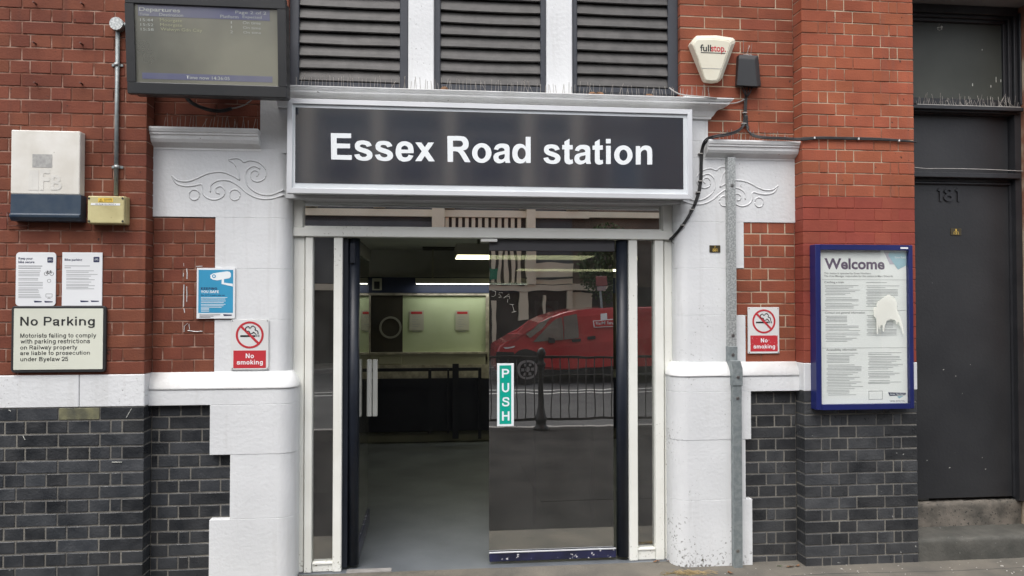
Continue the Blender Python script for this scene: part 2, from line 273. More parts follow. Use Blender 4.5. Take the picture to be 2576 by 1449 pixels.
# ------------------------------------------------------------------ mesh helpers
class MB:
    def __init__(s): s.bm = bmesh.new()
    def box(s, x0, x1, y0, y1, z0, z1, bev=0, seg=1):
        x0, x1 = min(x0, x1), max(x0, x1); y0, y1 = min(y0, y1), max(y0, y1); z0, z1 = min(z0, z1), max(z0, z1)
        t = bmesh.new(); bmesh.ops.create_cube(t, size=1)
        for v in t.verts:
            v.co = Vector(((x0 + x1) / 2 + v.co.x * (x1 - x0), (y0 + y1) / 2 + v.co.y * (y1 - y0), (z0 + z1) / 2 + v.co.z * (z1 - z0)))
        if bev:
            bev = min(bev, .45 * min(x1 - x0, y1 - y0, z1 - z0))
            bmesh.ops.bevel(t, geom=t.edges[:], offset=bev, segments=seg, affect='EDGES', profile=.5)
        s.merge(t); return s
    def merge(s, t):
        me = bpy.data.meshes.new('tmp'); t.to_mesh(me); t.free(); s.bm.from_mesh(me); bpy.data.meshes.remove(me)
    def prism(s, pts, y0, y1, bev=0, seg=1, axis='y'):
        """polygon pts in (x,z) extruded y0..y1"""
        t = bmesh.new()
        if axis == 'y': f = lambda p, d: (p[0], d, p[1])
        elif axis == 'x': f = lambda p, d: (d, p[0], p[1])
        else: f = lambda p, d: (p[0], p[1], d)
        a = [t.verts.new(f(p, y0)) for p in pts]; b = [t.verts.new(f(p, y1)) for p in pts]
        t.faces.new(a); t.faces.new(b[::-1]); n = len(pts)
        for i in range(n): t.faces.new((a[i], b[i], b[(i + 1) % n], a[(i + 1) % n]))
        bmesh.ops.recalc_face_normals(t, faces=t.faces[:])
        if bev: bmesh.ops.bevel(t, geom=t.edges[:], offset=bev, segments=seg, affect='EDGES', profile=.5)
        s.merge(t); return s
    def tube(s, pts, r, n=8, cap=True):
        pts = [Vector(p) for p in pts]; rings = []
        rs = r if isinstance(r, (list, tuple)) else [r] * len(pts)
        for i, p in enumerate(pts):
            d = (pts[min(i + 1, len(pts) - 1)] - pts[max(i - 1, 0)]).normalized()
            up = Vector((0, 0, 1)) if abs(d.z) < .9 else Vector((0, 1, 0))
            a = d.cross(up).normalized(); b = d.cross(a)
            rings.append([s.bm.verts.new(p + (a * math.cos(2 * math.pi * k / n) + b * math.sin(2 * math.pi * k / n)) * rs[i]) for k in range(n)])
        for i in range(len(rings) - 1):
            for k in range(n):
                f = s.bm.faces.new((rings[i][k], rings[i][(k + 1) % n], rings[i + 1][(k + 1) % n], rings[i + 1][k])); f.smooth = n > 5
        if cap:
            s.bm.faces.new(rings[0][::-1]); s.bm.faces.new(rings[-1])
        return s
    def disc(s, c, r, y0, y1, n=24):       # short cylinder along y
        return s.prism([(c[0] + r * math.cos(2 * math.pi * k / n), c[1] + r * math.sin(2 * math.pi * k / n)) for k in range(n)], y0, y1)
    def ring(s, c, r0, r1, y0, y1, n=40):
        t = s.bm
        vs = []
        for k in range(n):
            a = 2 * math.pi * k / n; ca, sa = math.cos(a), math.sin(a)
            vs.append([t.verts.new((c[0] + r * ca, y, c[1] + r * sa)) for r, y in ((r0, y0), (r1, y0), (r1, y1), (r0, y1))])
        for k in range(n):
            a, b = vs[k], vs[(k + 1) % n]
            for j in range(4): t.faces.new((a[j], a[(j + 1) % 4], b[(j + 1) % 4], b[j]))
        return s
    def lathe(s, c, prof, n=20):           # prof: (r, z) about a vertical axis
        rings = [[s.bm.verts.new((c[0] + r * math.cos(2 * math.pi * k / n), c[1] + r * math.sin(2 * math.pi * k / n), z)) for k in range(n)] for r, z in prof]
        for i in range(len(rings) - 1):
            for k in range(n):
                f = s.bm.faces.new((rings[i][k], rings[i][(k + 1) % n], rings[i + 1][(k + 1) % n], rings[i + 1][k])); f.smooth = True
        s.bm.faces.new(rings[0][::-1]); s.bm.faces.new(rings[-1]); return s
    def build(s, name, mat, parent=None, smooth=False):
        bmesh.ops.recalc_face_normals(s.bm, faces=s.bm.faces[:])
        if smooth:
            for f in s.bm.faces: f.smooth = True
        me = bpy.data.meshes.new(name); s.bm.to_mesh(me); s.bm.free()
        me.materials.append(M[mat] if isinstance(mat, str) else mat)
        o = bpy.data.objects.new(name, me); col.objects.link(o)
        if parent is not None: attach(o, parent)
        return o
def root_of(p):
    while p.parent: p = p.parent
    return p
def attach(o, p):
    o.parent = p
    r = root_of(p)
    if p is r: o.matrix_parent_inverse = Matrix.Translation(-r.location)
def tag(o, label, cat, group=None):
    o['label'] = label; o['category'] = cat
    if group: o['group'] = group
    return o
def thing(name, label, cat, loc, group=None):
    o = bpy.data.objects.new(name, None); col.objects.link(o); o.location = loc; o.empty_display_size = .1
    return tag(o, label, cat, group)
def struct(o): o['kind'] = 'structure'; return o
def stuff(o): o['kind'] = 'stuff'; return o
def vbox(name, mat, parent, u0, v0, u1, v1, yf, d, bev=0):
    x0, x1, z0, z1 = RC(u0, v0, u1, v1, yf)
    return MB().box(x0, x1, yf, yf + d, z0, z1, bev).build(name, mat, parent)

# ------------------------------------------------------------------ lettering
_font = None
def _arc(cx, cy, rx, ry, a0, a1, n=None):
    n = n or max(4, int(abs(a1 - a0) / 15)); return [(cx + rx * math.cos(R(a0 + (a1 - a0) * k / n)), cy + ry * math.sin(R(a0 + (a1 - a0) * k / n))) for k in range(n + 1)]
def _sp(p, n=5):
    out = []
    for i in range(len(p) - 1):
        p0, p1, p2, p3 = p[max(i - 1, 0)], p[i], p[i + 1], p[min(i + 2, len(p) - 1)]
        for k in range(n):
            t_ = k / n; out.append(tuple(.5 * ((2 * p1[j]) + (-p0[j] + p2[j]) * t_ + (2 * p0[j] - 5 * p1[j] + 4 * p2[j] - p3[j]) * t_ ** 2 + (-p0[j] + 3 * p1[j] - 3 * p2[j] + p3[j]) * t_ ** 3) for j in (0, 1)))
    out.append(p[-1]); return out
def glyph(c, w):
    """sans serif letter as a list of stroke centre lines; (advance, strokes)"""
    h = w / 2; X, C = 519, 716; L = 66 + h; Rr = 545 - h
    rx, ry = (Rr - L) / 2, 271 - h; cx, cy = (Rr + L) / 2, 259
    V = lambda x, a, b: [(x, a), (x, b)]
    H = lambda y, a, b: [(a, y), (b, y)]
    arch = lambda l, r: _arc((l + r) / 2, X + 6 - h - (r - l) * .42, (r - l) / 2, (r - l) * .42, 175, 0) + [(r, 0)]
    cL, cR = 73 + h, 640 - h
    G = {
     'o': (611, [_arc(cx, cy, rx + 12, ry, 0, 360)]), 'n': (611, [V(L, 0, X), arch(L, Rr)]), 'h': (611, [V(L, 0, C), arch(L, Rr)]),
     'u': (611, [V(Rr, 0, X), [(L, X)] + [(L + Rr - x, X - y) for x, y in arch(L, Rr)][:-1][::-1]]),
     'm': (889, [V(L, 0, X), arch(L, 445), arch(445, 822 - h)]), 'r': (389, [V(L, 0, X), _arc(L + 170, 300, 165, 214 - h, 178, 78)]),
     'b': (611, [V(L, 0, C), _arc(cx, cy, rx, ry, 0, 360)]), 'd': (611, [V(Rr, 0, C), _arc(cx, cy, rx, ry, 0, 360)]),
     'p': (611, [V(L, -198, X), _arc(cx, cy, rx, ry, 0, 360)]), 'g': (611, [_arc(cx, cy, rx, ry, 0, 360), [(Rr, X), (Rr, -40)] + _arc(cx, -50, rx, 160 - h, -5, -165)]),
     'c': (556, [_arc(290, cy, 255 - h, ry, 38, 322)]), 'e': (556, [_arc(278, cy, 245 - h, ry, -8, 318)[::1][1:], H(258, 40 + h, 505 - h * .3)]),
     'a': (556, [_sp([(88, 370), (130, 436), (200, X + 8 - h), (290, X + 10 - h), (380, X - 14 - h), (445 - h + 14, 380), (459 - h, 280), (459 - h, 110), (470 - h, 50), (500 - h, 0)]), _sp([(455 - h, 300), (380, 278), (250, 255), (120, 225), (44 + h, 150), (70 + h, 70), (150 + h * .3, h - 10), (240, h - 4), (340, h + 26), (440 - h, 130)])]),
     's': (556, [_sp([(495 - h * .6, 355), (470 - h * .6, 410), (380, X + 4 - h), (270, X + 10 - h), (140, X - 6 - h), (92 + h * .3, 372), (140, 312), (270, 272), (400, 236), (466 - h * .2, 150), (400, h + 8), (270, h - 12), (130, h + 4), (72 + h * .3, 120), (56 + h * .3, 165)], 4)]),
     't': (333, [_sp([(102 + h, 690), (102 + h, 500), (102 + h, 180)]) + [(106 + h, 110), (135 + h, h + 2), (200 + h, h - 8), (262 + h * .8, h + 4)], H(X - h * .8, 15, 318)]),
     'f': (333, [[(96 + h, 0), (96 + h, 560), (110 + h, 640), (160 + h, C - h + 2), (235 + h, C - h + 8), (290 + h * .3, C - h)], H(X - h * .8, 10, 318)]),
     'i': (278, [V(L, 0, X), V(L, C - w * .92, C)]), 'l': (278, [V(L, 0, C)]), 'j': (278, [V(L, -120, X)]),
     'k': (556, [V(L, 0, C), [(520 - h, X), (L + 20, 180)], [(255, 340), (545 - h, 0)]]), 'x': (556, [[(70 + h * .3, X), (486 - h * .3, 0)], [(486 - h * .3, X), (70 + h * .3, 0)]]),
     'v': (556, [[(20 + h, X), (278, h * .4)], [(536 - h, X), (278, h * .4)]]), 'y': (556, [[(20 + h, X), (285, 20)], [(536 - h, X), (285, 20), (225, -110), (160, -158), (60, -150)]]),
     'w': (778, [[(10 + h, X), (215, h * .5)], [(389, X - h), (215, h * .5)], [(389, X - h), (563, h * .5)], [(768 - h, X), (563, h * .5)]]), 'z': (500, [H(X - h, 30, 470), H(h, 30, 470), [(440, X - h), (60, h)]]),
     'E': (667, [V(cL, 0, C), H(C - h * .9, cL, 606), H(361, cL, 572), H(h * .9, cL, 620)]), 'F': (611, [V(cL, 0, C), H(C - h, cL, 580), H(350, cL, 530)]), 'L': (611, [V(cL, 0, C), H(h, cL, 580)]),
     'H': (722, [V(cL, 0, C), V(650 - h, 0, C), H(372, cL, 650 - h)]), 'T': (611, [V(305, 0, C), H(C - h, 20, 590)]), 'I': (278, [V(cL, 0, C)]),
     'N': (722, [V(cL, 0, C), V(648 - h, 0, C), [(cL + 4, C - 8), (644 - h, 8)]]), 'M': (833, [V(cL, 0, C), V(760 - h, 0, C), [(cL + 8, C - 6), (416, 20)], [(752 - h, C - 6), (416, 20)]]),
     'P': (667, [V(cL, 0, C), [(cL, C - h), (400, C - h)] + _arc(400, 490, 223 - h, 226 - h, 90, -90) + [(cL, 264 + h)]]),
     'R': (722, [V(cL, 0, C), [(cL, C - h), (430, C - h)] + _arc(430, 505, 215 - h, 211 - h, 90, -90) + [(cL, 294 + h)], [(400, 330), (665 - h * .4, 0)]]),
     'B': (722, [V(cL, 0, C), [(cL, C - h), (400, C - h)] + _arc(400, 546, 215 - h, 170 - h, 90, -90) + [(cL, 376 + h)], [(cL, 410 - h), (420, 410 - h)] + _arc(420, 205, 238 - h, 205 - h, 90, -90) + [(cL, h)]]),
     'K': (722, [V(cL, 0, C), [(640 - h, C), (cL + 20, 250)], [(310, 420), (700 - h, 0)]]), 'U': (722, [[(cL, C), (cL, 270)] + _arc(360, 270, 287 - h, 282 - h, 180, 360) + [(647 - h, C)]]),
     'S': (667, [_sp([(610 - h * .6, 520), (570 - h * .5, 620), (460, C + 10 - h), (330, C + 14 - h), (180, C - 4 - h), (105 + h * .2, 545), (160, 440), (330, 385), (510, 325), (590 - h * .3, 205), (510, h + 20), (340, h - 14), (180, h + 4), (90 + h * .2, 120), (50 + h * .3, 225)], 4)]),
     'O': (778, [_arc(389, 358, 347 - h, 370 - h, 0, 360)]), 'Y': (667, [V(333, 0, 330), [(15 + h, C), (333, 310)], [(652 - h, C), (333, 310)]]), 'G': (778, [_arc(395, 358, 350 - h, 370 - h, 42, 345), [(395, 350), (700 - h * .6, 350), (700 - h * .6, 120)]]),
     'A': (722, [[(40, 0), (361, C - 20)], [(682, 0), (361, C - 20)], H(230, 150, 570)]), 'D': (722, [V(cL, 0, C), [(cL, C - h), (350, C - h)] + _arc(350, 358, 330 - h, 358 - h, 90, -90) + [(cL, h)]]),
     '2': (556, [_sp([(50 + h * .6, 510), (75 + h * .6, 620), (170, C - h + 2), (280, C - h + 6), (400, C - h - 20), (505 - h, 530), (440, 380), (280, 230), (80, h)]), H(h, 40, 510)]),
     '1': (556, [V(300, 0, C), [(300, C - 20), (170, 560)]]), '8': (556, [_arc(278, 545, 185 - h * .4, 175 - h * .9, 0, 360), _arc(278, 200, 215 - h * .4, 205 - h * .9, 0, 360)]),
     '5': (556, [[(500, C - h), (150, C - h), (100 + h * .4, 350)], _sp([(100 + h * .4, 350), (180, 420), (290, 440 - h * .2), (420, 390), (520 - h, 240), (440, 80), (280, h - 10), (130, h + 15), (40 + h * .6, 190)])]),
    }
    return G.get(c)
import numpy as np
KY = .87                                          # horizontal strokes are a little thinner than upright ones
def _field(strokes, w, X, Y):
    h = w / 2; D = np.full(X.shape, 1e9); Yk = Y / KY
    for P in strokes:
        P = [(a, b / KY) for a, b in P]
        for k in range(len(P) - 1):
            (ax, ay), (bx, by) = P[k], P[k + 1]; L = math.hypot(bx - ax, by - ay)
            if L < 1e-6: continue
            ux, uy = (bx - ax) / L, (by - ay) / L
            px = (X - ax) * ux + (Yk - ay) * uy; py = -(X - ax) * uy + (Yk - ay) * ux
            qx = np.abs(px - L / 2) - L / 2; qy = np.abs(py) - h
            D = np.minimum(D, np.hypot(np.maximum(qx, 0), np.maximum(qy, 0)) + np.minimum(np.maximum(qx, qy), 0))
        closed = math.hypot(P[0][0] - P[-1][0], P[0][1] - P[-1][1]) < 1
        for q in (P if closed else P[1:-1]): D = np.minimum(D, np.hypot(X - q[0], Yk - q[1]) - h)
    return D
_gc = {}
_flat = {**{c: 519 for c in 'xvwz'}, **{c: 716 for c in 'kRKNMYAEFLTHI'}}
def _outline(c, w, step):
    """filled letter shape from its stroke field: list of (x, y) polygons"""
    if (c, w, step) in _gc: return _gc[(c, w, step)]
    g = glyph(c, w)
    if g is None: return None
    xs = np.arange(-60, g[0] + 90, step); ys = np.arange(-240, 800, step)
    X, Y = np.meshgrid(xs, ys); D = _field(g[1], w, X, Y); polys = []
    if c in _flat: D = np.maximum(D, np.maximum(-Y, Y - _flat[c]))
    if c == 'y': D = np.maximum(D, Y - 519)
    for r in range(len(ys) - 1):
        run = None
        for q in range(len(xs) - 1):
            d = (D[r, q], D[r, q + 1], D[r + 1, q + 1], D[r + 1, q])
            if max(d) <= 0:
                if run is None: run = xs[q]
                continue
            if run is not None: polys.append([(run, ys[r]), (xs[q], ys[r]), (xs[q], ys[r + 1]), (run, ys[r + 1])]); run = None
            if min(d) > 0: continue
            pc = ((xs[q], ys[r]), (xs[q + 1], ys[r]), (xs[q + 1], ys[r + 1]), (xs[q], ys[r + 1])); poly = []
            for k in range(4):
                a, b = d[k], d[(k + 1) % 4]
                if a <= 0: poly.append(pc[k])
                if (a <= 0) != (b <= 0):
                    t_ = a / (a - b); poly.append((pc[k][0] + (pc[(k + 1) % 4][0] - pc[k][0]) * t_, pc[k][1] + (pc[(k + 1) % 4][1] - pc[k][1]) * t_))
            if len(poly) > 2: polys.append(poly)
        if run is not None: polys.append([(run, ys[r]), (xs[-1], ys[r]), (xs[-1], ys[r + 1]), (run, ys[r + 1])])
    _gc[(c, w, step)] = (g[0], polys); return _gc[(c, w, step)]
def grot_geo(s, w, each=False):
    step = 8 if each else (14 if len(s) < 12 else 20); out = []; V, Fc = [], []; x = 0
    for ch in s:
        g = _outline(ch, w, step)
        if g is None: x += 278; continue
        if each: V, Fc = [], []
        for p in g[1]:
            n0 = len(V); V += [(x + a, b, 0) for a, b in p]; Fc.append(list(range(n0, n0 + len(p))))
        x += g[0]
        if each: me = bpy.data.meshes.new('g'); me.from_pydata(V, [], Fc); out.append(me)
    if each: return out
    me = bpy.data.meshes.new('g'); me.from_pydata(V, [], Fc); return [me]
def text_geo(s, bold=0, ext=0):
    c = bpy.data.curves.new('t', 'FONT'); c.body = s
    if _font: c.font = _font
    c.size = 1; c.offset = bold; c.extrude = ext; c.resolution_u = 3; c.space_line = 1.15
    o = bpy.data.objects.new('t', c); col.objects.link(o)
    dg = bpy.context.evaluated_depsgraph_get()
    me = bpy.data.meshes.new_from_object(o.evaluated_get(dg))
    bpy.data.objects.remove(o); bpy.data.curves.remove(c)
    return me
def lettering(items, mat, parent, name='lettering', ext=0, each=False):
    """items: (string, x0, x1, z0, z1, y, weight) fitted to the box; one flat print object per string (or per letter).
    weight >= 1 is the stroke width of the plain sans letters, below 1 the built-in face with that offset"""
    for s, x0, x1, z0, z1, y, bold in items:
        ms = grot_geo(s, bold, each) if bold >= 1 else [text_geo(s, bold, ext)]
        xs = [v.co.x for me in ms for v in me.vertices]; ys = [v.co.y for me in ms for v in me.vertices]
        ax, bx, ay, by = min(xs), max(xs), min(ys), max(ys)
        sx = (x1 - x0) / max(bx - ax, 1e-6); sz = (z1 - z0) / max(by - ay, 1e-6); kz = .00008 if bold >= 1 else 1
        for me in ms:
            for v in me.vertices:
                v.co = Vector((x0 + (v.co.x - ax) * sx, y - v.co.z * kz, z0 + (v.co.y - ay) * sz))
            me.materials.append(M[mat]); me.name = name
            o = bpy.data.objects.new('letter' if each else name, me); col.objects.link(o); attach(o, parent)
def vt(s, u0, v0, u1, v1, y, bold=0):
    x0, x1, z0, z1 = RC(u0, v0, u1, v1, y); return (s, x0, x1, z0, z1, y, bold)
def rules(rects, y, mat, parent, name='print', th=.0006):
    """flat printed bars given as picture rectangles"""
    mb = MB()
    for (u0, v0, u1, v1) in rects:
        x0, x1, z0, z1 = RC(u0, v0, u1, v1, y); mb.box(x0, x1, y - th, y, z0, z1)
    return mb.build(name, mat, parent)

# ================================================================== SETTING
M['footway'] = pm('dark_footway_asphalt', (.036, .034, .033), (.024, .023, .023), 2.5, .95, .6, 60, spec=.08)
pav = struct(MB().box(-30, 30, -.55, .07, -.3, 0).build('pavement', 'pavement'))
struct(MB().box(-30, 30, -5.0, -.553, -.3, 0).build('footway', 'footway'))
struct(MB().box(.9, 2.4, -2.9, -1.3, -.002, .003).build('footway_patch', 'footway'))
road = struct(MB().box(-40, 40, -14.2, -5.12, -.4, -.11).build('road', 'asphalt'))
fp2 = struct(MB().box(-40, 40, -30, -14.32, -.4, 0).build('far_pavement', 'pavement'))
gr = struct(MB().box(-200, 200, -200, 200, -.9, -.45).build('ground', 'asphalt'))
kr = bpy.data.objects.new('kerb', None); col.objects.link(kr); struct(kr); kr.location = (0, -5, 0)
for kk in range(20):
    struct(MB().box(-9 + kk * .92, -9 + kk * .92 + .912, -5.12, -5.0, -.2, .003, .01).build('kerb_stone', 'kerb', kr)) if False else MB().box(-9 + kk * .92, -9 + kk * .92 + .912, -5.119, -5.001, -.2, .003, .01).build('kerb_stone', 'kerb', kr)
struct(MB().box(-40, 40, -14.319, -14.201, -.3, .003, .01).build('far_kerb', 'kerb'))
mk = MB()
for (xa, ya, xb, yb) in ((-6, -9.6, 14, -9.6), (0, -10.35, 3, -10.0), (3, -10.0, 6, -10.35), (6, -10.35, 9, -10.0), (-3, -10.0, 0, -10.35)):
    d = Vector((xb - xa, yb - ya, 0)).normalized(); nrm = Vector((-d.y, d.x, 0)) * .05
    mk.prism([(xa + nrm.x, ya + nrm.y), (xb + nrm.x, yb + nrm.y), (xb - nrm.x, yb - nrm.y), (xa - nrm.x, ya - nrm.y)], -.106, -.104, axis='z')
struct(mk.build('road_markings', 'road_paint'))

# slab joints in the pavement near the wall
# ------------------------------------------------------------------ bricks
_bc = {}
def brick_mesh(w_, h, d, mat):
    k = (round(w_ / .01), round(h, 3), d, mat)
    if k not in _bc:
        W0 = max(k[0] * .01, .01)
        t = bmesh.new(); bmesh.ops.create_cube(t, size=1)
        for v in t.verts: v.co = Vector((v.co.x * W0, v.co.y * d, v.co.z * h))
        bmesh.ops.bevel(t, geom=t.edges[:], offset=.0022, segments=1, affect='EDGES')
        me = bpy.data.meshes.new('brick'); t.to_mesh(me); t.free(); me.materials.append(M[mat]); _bc[k] = (me, W0)
    return _bc[k]
_n = [0]
def brick(parent, x0, x1, z0, z1, yf, mat, d=.12, jit=.0016, label=None):
    me, W0 = brick_mesh(x1 - x0, z1 - z0, d, mat)
    o = bpy.data.objects.new('brick', me); col.objects.link(o)
    o.location = ((x0 + x1) / 2, yf + d / 2 + random.uniform(-jit, jit), (z0 + z1) / 2 + random.uniform(-.0006, .0006))
    o.scale = ((x1 - x0) / W0, 1, 1); o.rotation_euler = (random.uniform(-.006, .006), random.uniform(-.003, .003), random.uniform(-.004, .004))
    attach(o, parent)
    if label: o['label'] = label
    _n[0] += 1
    return o
def course(parent, edges, z1, ch, yf, mat, j=.0075, d=.12, free0=False, free1=False):
    e = sorted(edges)
    for i in range(len(e) - 1):
        a = e[i] + (0 if i == 0 and free0 else j / 2); b = e[i + 1] - (0 if i == len(e) - 2 and free1 else j / 2)
        if b - a > .02: brick(parent, a, b, z1 - ch + j / 2, z1 - j / 2, yf, mat(i, len(e) - 1) if callable(mat) else mat, d)
YP = -.11                                   # face of the projecting piers; the wall between them is y = 0
def slab(name, mat, parent, x0, x1, y0, y1, z0, z1, bev=0): return MB().box(x0, x1, y0, y1, z0, z1, bev).build(name, mat, parent)
def xu(u, v, y): return W(u, v, y)[0]
def zv(u, v, y): return W(u, v, y)[1]
CH = .075

# ---- left pier
XLC = xu(365, 760, YP)                        # its right arris
XL0 = xu(-60, 760, YP)
lp = thing('brick_pier', 'dull red brick pier at far left carrying cabinet and parking board, dark brick foot', 'pier', (XLC - .8, YP, 0))
zt = zv(363, 941.5, YP); zb = zv(363, 1022, YP); Z_TOP = 3.75
slab('mortar', 'mortar_red', lp, XL0 - .3, XLC - .003, YP + .0035, .3, zt, Z_TOP)
slab('mortar', 'mortar_dark', lp, XL0 - .3, XLC - .003, YP + .0035, .3, -.02, zb)
for (a, b) in ((XL0 - .3, xu(200, 980, YP) - .0015), (xu(200, 980, YP) + .0015, XLC + .003)):
    slab('painted_band', 'white_wall', lp, a, b, YP - .004, .28, zb, zt, .004)
eS = [xu(u, 1100, YP) for u in (-63, 41.5, 146, 250.7)] + [XLC]
eH = [xu(u, 1100, YP) for u in (-40, 11.5, 63, 117, 170, 225, 278, 306.6)] + [XLC]
i = 0; z = zb
while z > 0.02:
    def dm(k, n, i=i): return 'brick_dark'
    e = eS if i % 2 == 0 else eH
    if i == 0:
        for k in range(len(e) - 1):
            o = brick(lp, e[k] + .003, e[k + 1] - (.003 if k < len(e) - 2 else 0), z - CH + .004, z - .004, YP, 'brick_yellow' if k == 2 else 'brick_dark', label='yellow stained brick with drips' if k == 2 else None)
    else: course(lp, e, z, CH, YP, dm, j=.009, free1=True)
    z -= CH; i += 1
z = zt + CH; i = 0
while z < Z_TOP:
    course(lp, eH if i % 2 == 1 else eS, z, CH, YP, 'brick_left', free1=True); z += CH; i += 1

# ---- right pillar
XRL, XRR = xu(2022, 760, YP), xu(2304, 760, YP)
rp = thing('brick_pier', 'bright red brick pier between station entrance and black door, carrying blue noticeboard', 'pier', ((XRL + XRR) / 2, YP, 0))
zt2 = zv(2100, 913, YP); zb2 = zv(2100, 983, YP); zpa = zv(2150, 495, YP)
wd = XRR - XRL
A = [XRL + wd * f for f in (0, .30, .455, .705, 1)]; B = [XRL + wd * f for f in (0, .147, .226, .379, .635, .784, .858, 1)]
slab('mortar', 'mortar_right', rp, XRL + .003, XRR - .003, YP + .0035, .3, zpa, Z_TOP)
slab('mortar', 'brick_painted', rp, XRL + .003, XRR - .003, YP + .003, .3, zt2, zpa)
slab('mortar', 'mortar_dark', rp, XRL + .003, XRR - .003, YP + .0035, .3, -.02, zb2)
slab('painted_band', 'white_wall', rp, XRL - .004, XRR + .003, YP - .004, .28, zb2, zt2, .004)
CR = .0748
z = zpa; i = 0
while z < Z_TOP:
    z += CR
    course(rp, B if i % 2 == 0 else A, z, CR, YP, 'brick_right', free0=True, free1=True, j=.006); i += 1
nrow = round((zpa - zt2) / CR); cr2 = (zpa - zt2) / nrow
for i in range(nrow): course(rp, A if i % 2 == 0 else B, zpa - i * cr2, cr2, YP, 'brick_painted', j=.004, free0=True, free1=True)
z = zb2; i = 0
while z > .02:
    course(rp, B if i % 2 == 0 else A, z, CR, YP, 'brick_dark_right', j=.009, free0=True, free1=True); z -= CR; i += 1

# ---- recessed wall, left of the entrance
XW0, XW1 = XLC, xu(541, 740, 0)
lw = thing('brick_wall', 'recessed red and dark brick wall between the left pier and the white doorcase', 'wall', ((XW0 + XW1) / 2, 0, 0))
zr0 = zv(455, 938, 0); zr1 = zv(460, 548, 0)
zl0 = zv(455, 1016, 0)
XQ = [xu(541, 740, 0), xu(585, 740, 0)]
slab('mortar', 'mortar_red', lw, XW0 + .002, XQ[1], .0035, .2, zr0, zr1)
nr = round((zr1 - zr0) / CH); ch = (zr1 - zr0) / nr
for i in range(nr):
    zz = zr1 - i * ch; vmid = 548 + (938 - 548) * (i + .5) / nr
    xr = XQ[1] if 670 < vmid < 803 else XQ[0]
    us = (410, 460, 513) if i % 2 == 0 else ((434, 490, 541) if xr == XQ[1] else (434, 490))
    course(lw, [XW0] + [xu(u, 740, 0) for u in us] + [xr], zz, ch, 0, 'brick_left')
XD = [xu(533, 1200, 0), xu(584, 1200, 0)]
slab('mortar', 'mortar_dark', lw, XW0 + .002, XD[1], .0035, .2, -.02, zl0)
rowsD = [(399, 453, 505), (424,), (399, 454, 507), (425,), (397, 449, 501.5, 552.5), (425, 479), (395, 449, 501.5, 554.7), (424, 478), (395, 449, 501.5, 555), (424,), (397, 450, 478), (424,), (397, 449, 476), (424,), (397, 450)]
for i, us in enumerate(rowsD):
    zz = zl0 - i * CH
    if zz < .03: break
    xr = XD[1] if 4 <= i <= 8 else XD[0]
    course(lw, [XW0] + [xu(u, 1200, 0) for u in us] + [xr], zz, CH, 0, 'brick_dark', j=.009)
zh0 = zv(515, 322, 0)
XH1 = xu(655, 300, 0); XWIN0 = xu(727, 120, 0)
slab('mortar', 'mortar_red', lw, XW0 + .002, XWIN0 - .004, .0035, .2, zh0, Z_TOP)
z = zh0 + CH; i = 0
while z < Z_TOP:
    e = [XW0] + [XW0 + .12 + k * .24 for k in range(8)] if i % 2 else [XW0 + k * .24 for k in range(9)]
    e = [x for x in e if x < XWIN0 - .03] + [XWIN0]
    for k in range(len(e) - 1):
        vv = 762 - (z - CH / 2 - 1.66) * 398
        if vv > 190 or e[k + 1] > xu(700, 100, 0) or e[k] < xu(350, 100, 0) or z > 3.7:
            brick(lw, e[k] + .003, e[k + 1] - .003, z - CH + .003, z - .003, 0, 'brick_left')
    z += CH; i += 1

mb = MB()
for st_ in (((1497, 385), (1499, 410)), ((1522, 430), (1526, 470), (1524, 515)), ((1497, 465), (1495, 495)), ((1500, 560), (1498, 640), (1497, 740)), ((1522, 575), (1524, 630), (1522, 700)), ((1500, 755), (1505, 790)), ((1500, 945), (1502, 900), (1530, 875)), ((1530, 935), (1600, 944), (1650, 940)), ((1540, 880), (1545, 925)), ((1600, 412), (1650, 410))):
    P_ = [W(a * .3086, 543 + b * .3086, -.002) for a, b in st_]; MB().tube([(a, -.0022, b) for a, b in P_], random.uniform(.0012, .003), 5).build('paint_smear', 'plastic_white', lw)
mb = MB()
for st_ in (((918, 280), (900, 310), (880, 345)), ((160, 470), (175, 500)), ((780, 655), (850, 655)), ((60, 290), (75, 300))):
    P_ = [W(a * .3607, 926.4 + b * .3607, YP - .002) for a, b in st_]; MB().tube([(a, YP - .0022, b) for a, b in P_], random.uniform(.0015, .0028), 5).build('paint_smear', 'bird_mess', lp)
# ---- recessed wall, right of the entrance
XE = XRL
rw = thing('brick_wall', 'recessed red and dark brick wall right of the doorcase, under alarm box', 'wall', (XE - .2, 0, 0))
zq0, zq1 = zv(1935, 911, 0), zv(1935, 559, 0)
slab('mortar', 'mortar_right', rw, xu(1850, 740, 0), XE - .002, .0035, .2, zq0, zq1)
nr = 12; ch = (zq1 - zq0) / nr
for i in range(nr):
    vm = 559 + (911 - 559) * (i + .5) / nr
    xl = xu(1871, 740, 0) if vm < 676 else (xu(1852, 740, 0) if vm < 794 else xu(1874, 740, 0))
    us = (1891, 1933, 1976) if i % 2 == 0 else (1914,)
    course(rw, [x for x in [xl] + [xu(u, 740, 0) for u in us] if x >= xl] + [XE], zq1 - i * ch, ch, 0, 'brick_mid', j=.008)
zs1 = zv(1940, 986, 0)
slab('mortar', 'mortar_dark', rw, xu(1862, 1200, 0), XE - .002, .0035, .2, -.02, zs1)
rowsR = [(1904.5, 1948.5, 1991), (1972,), (1904.5, 1949.5, 1992), (1972,), (1909, 1952.5, 1995.7), (1928, 1973), (1909, 1952.5, 1995.7), (1928, 1973), (1909, 1952, 1995), (1973,), (1928, 1950.6, 1994.6), (1972,), (1928, 1951, 1994), (1972,), (1928, 1957)]
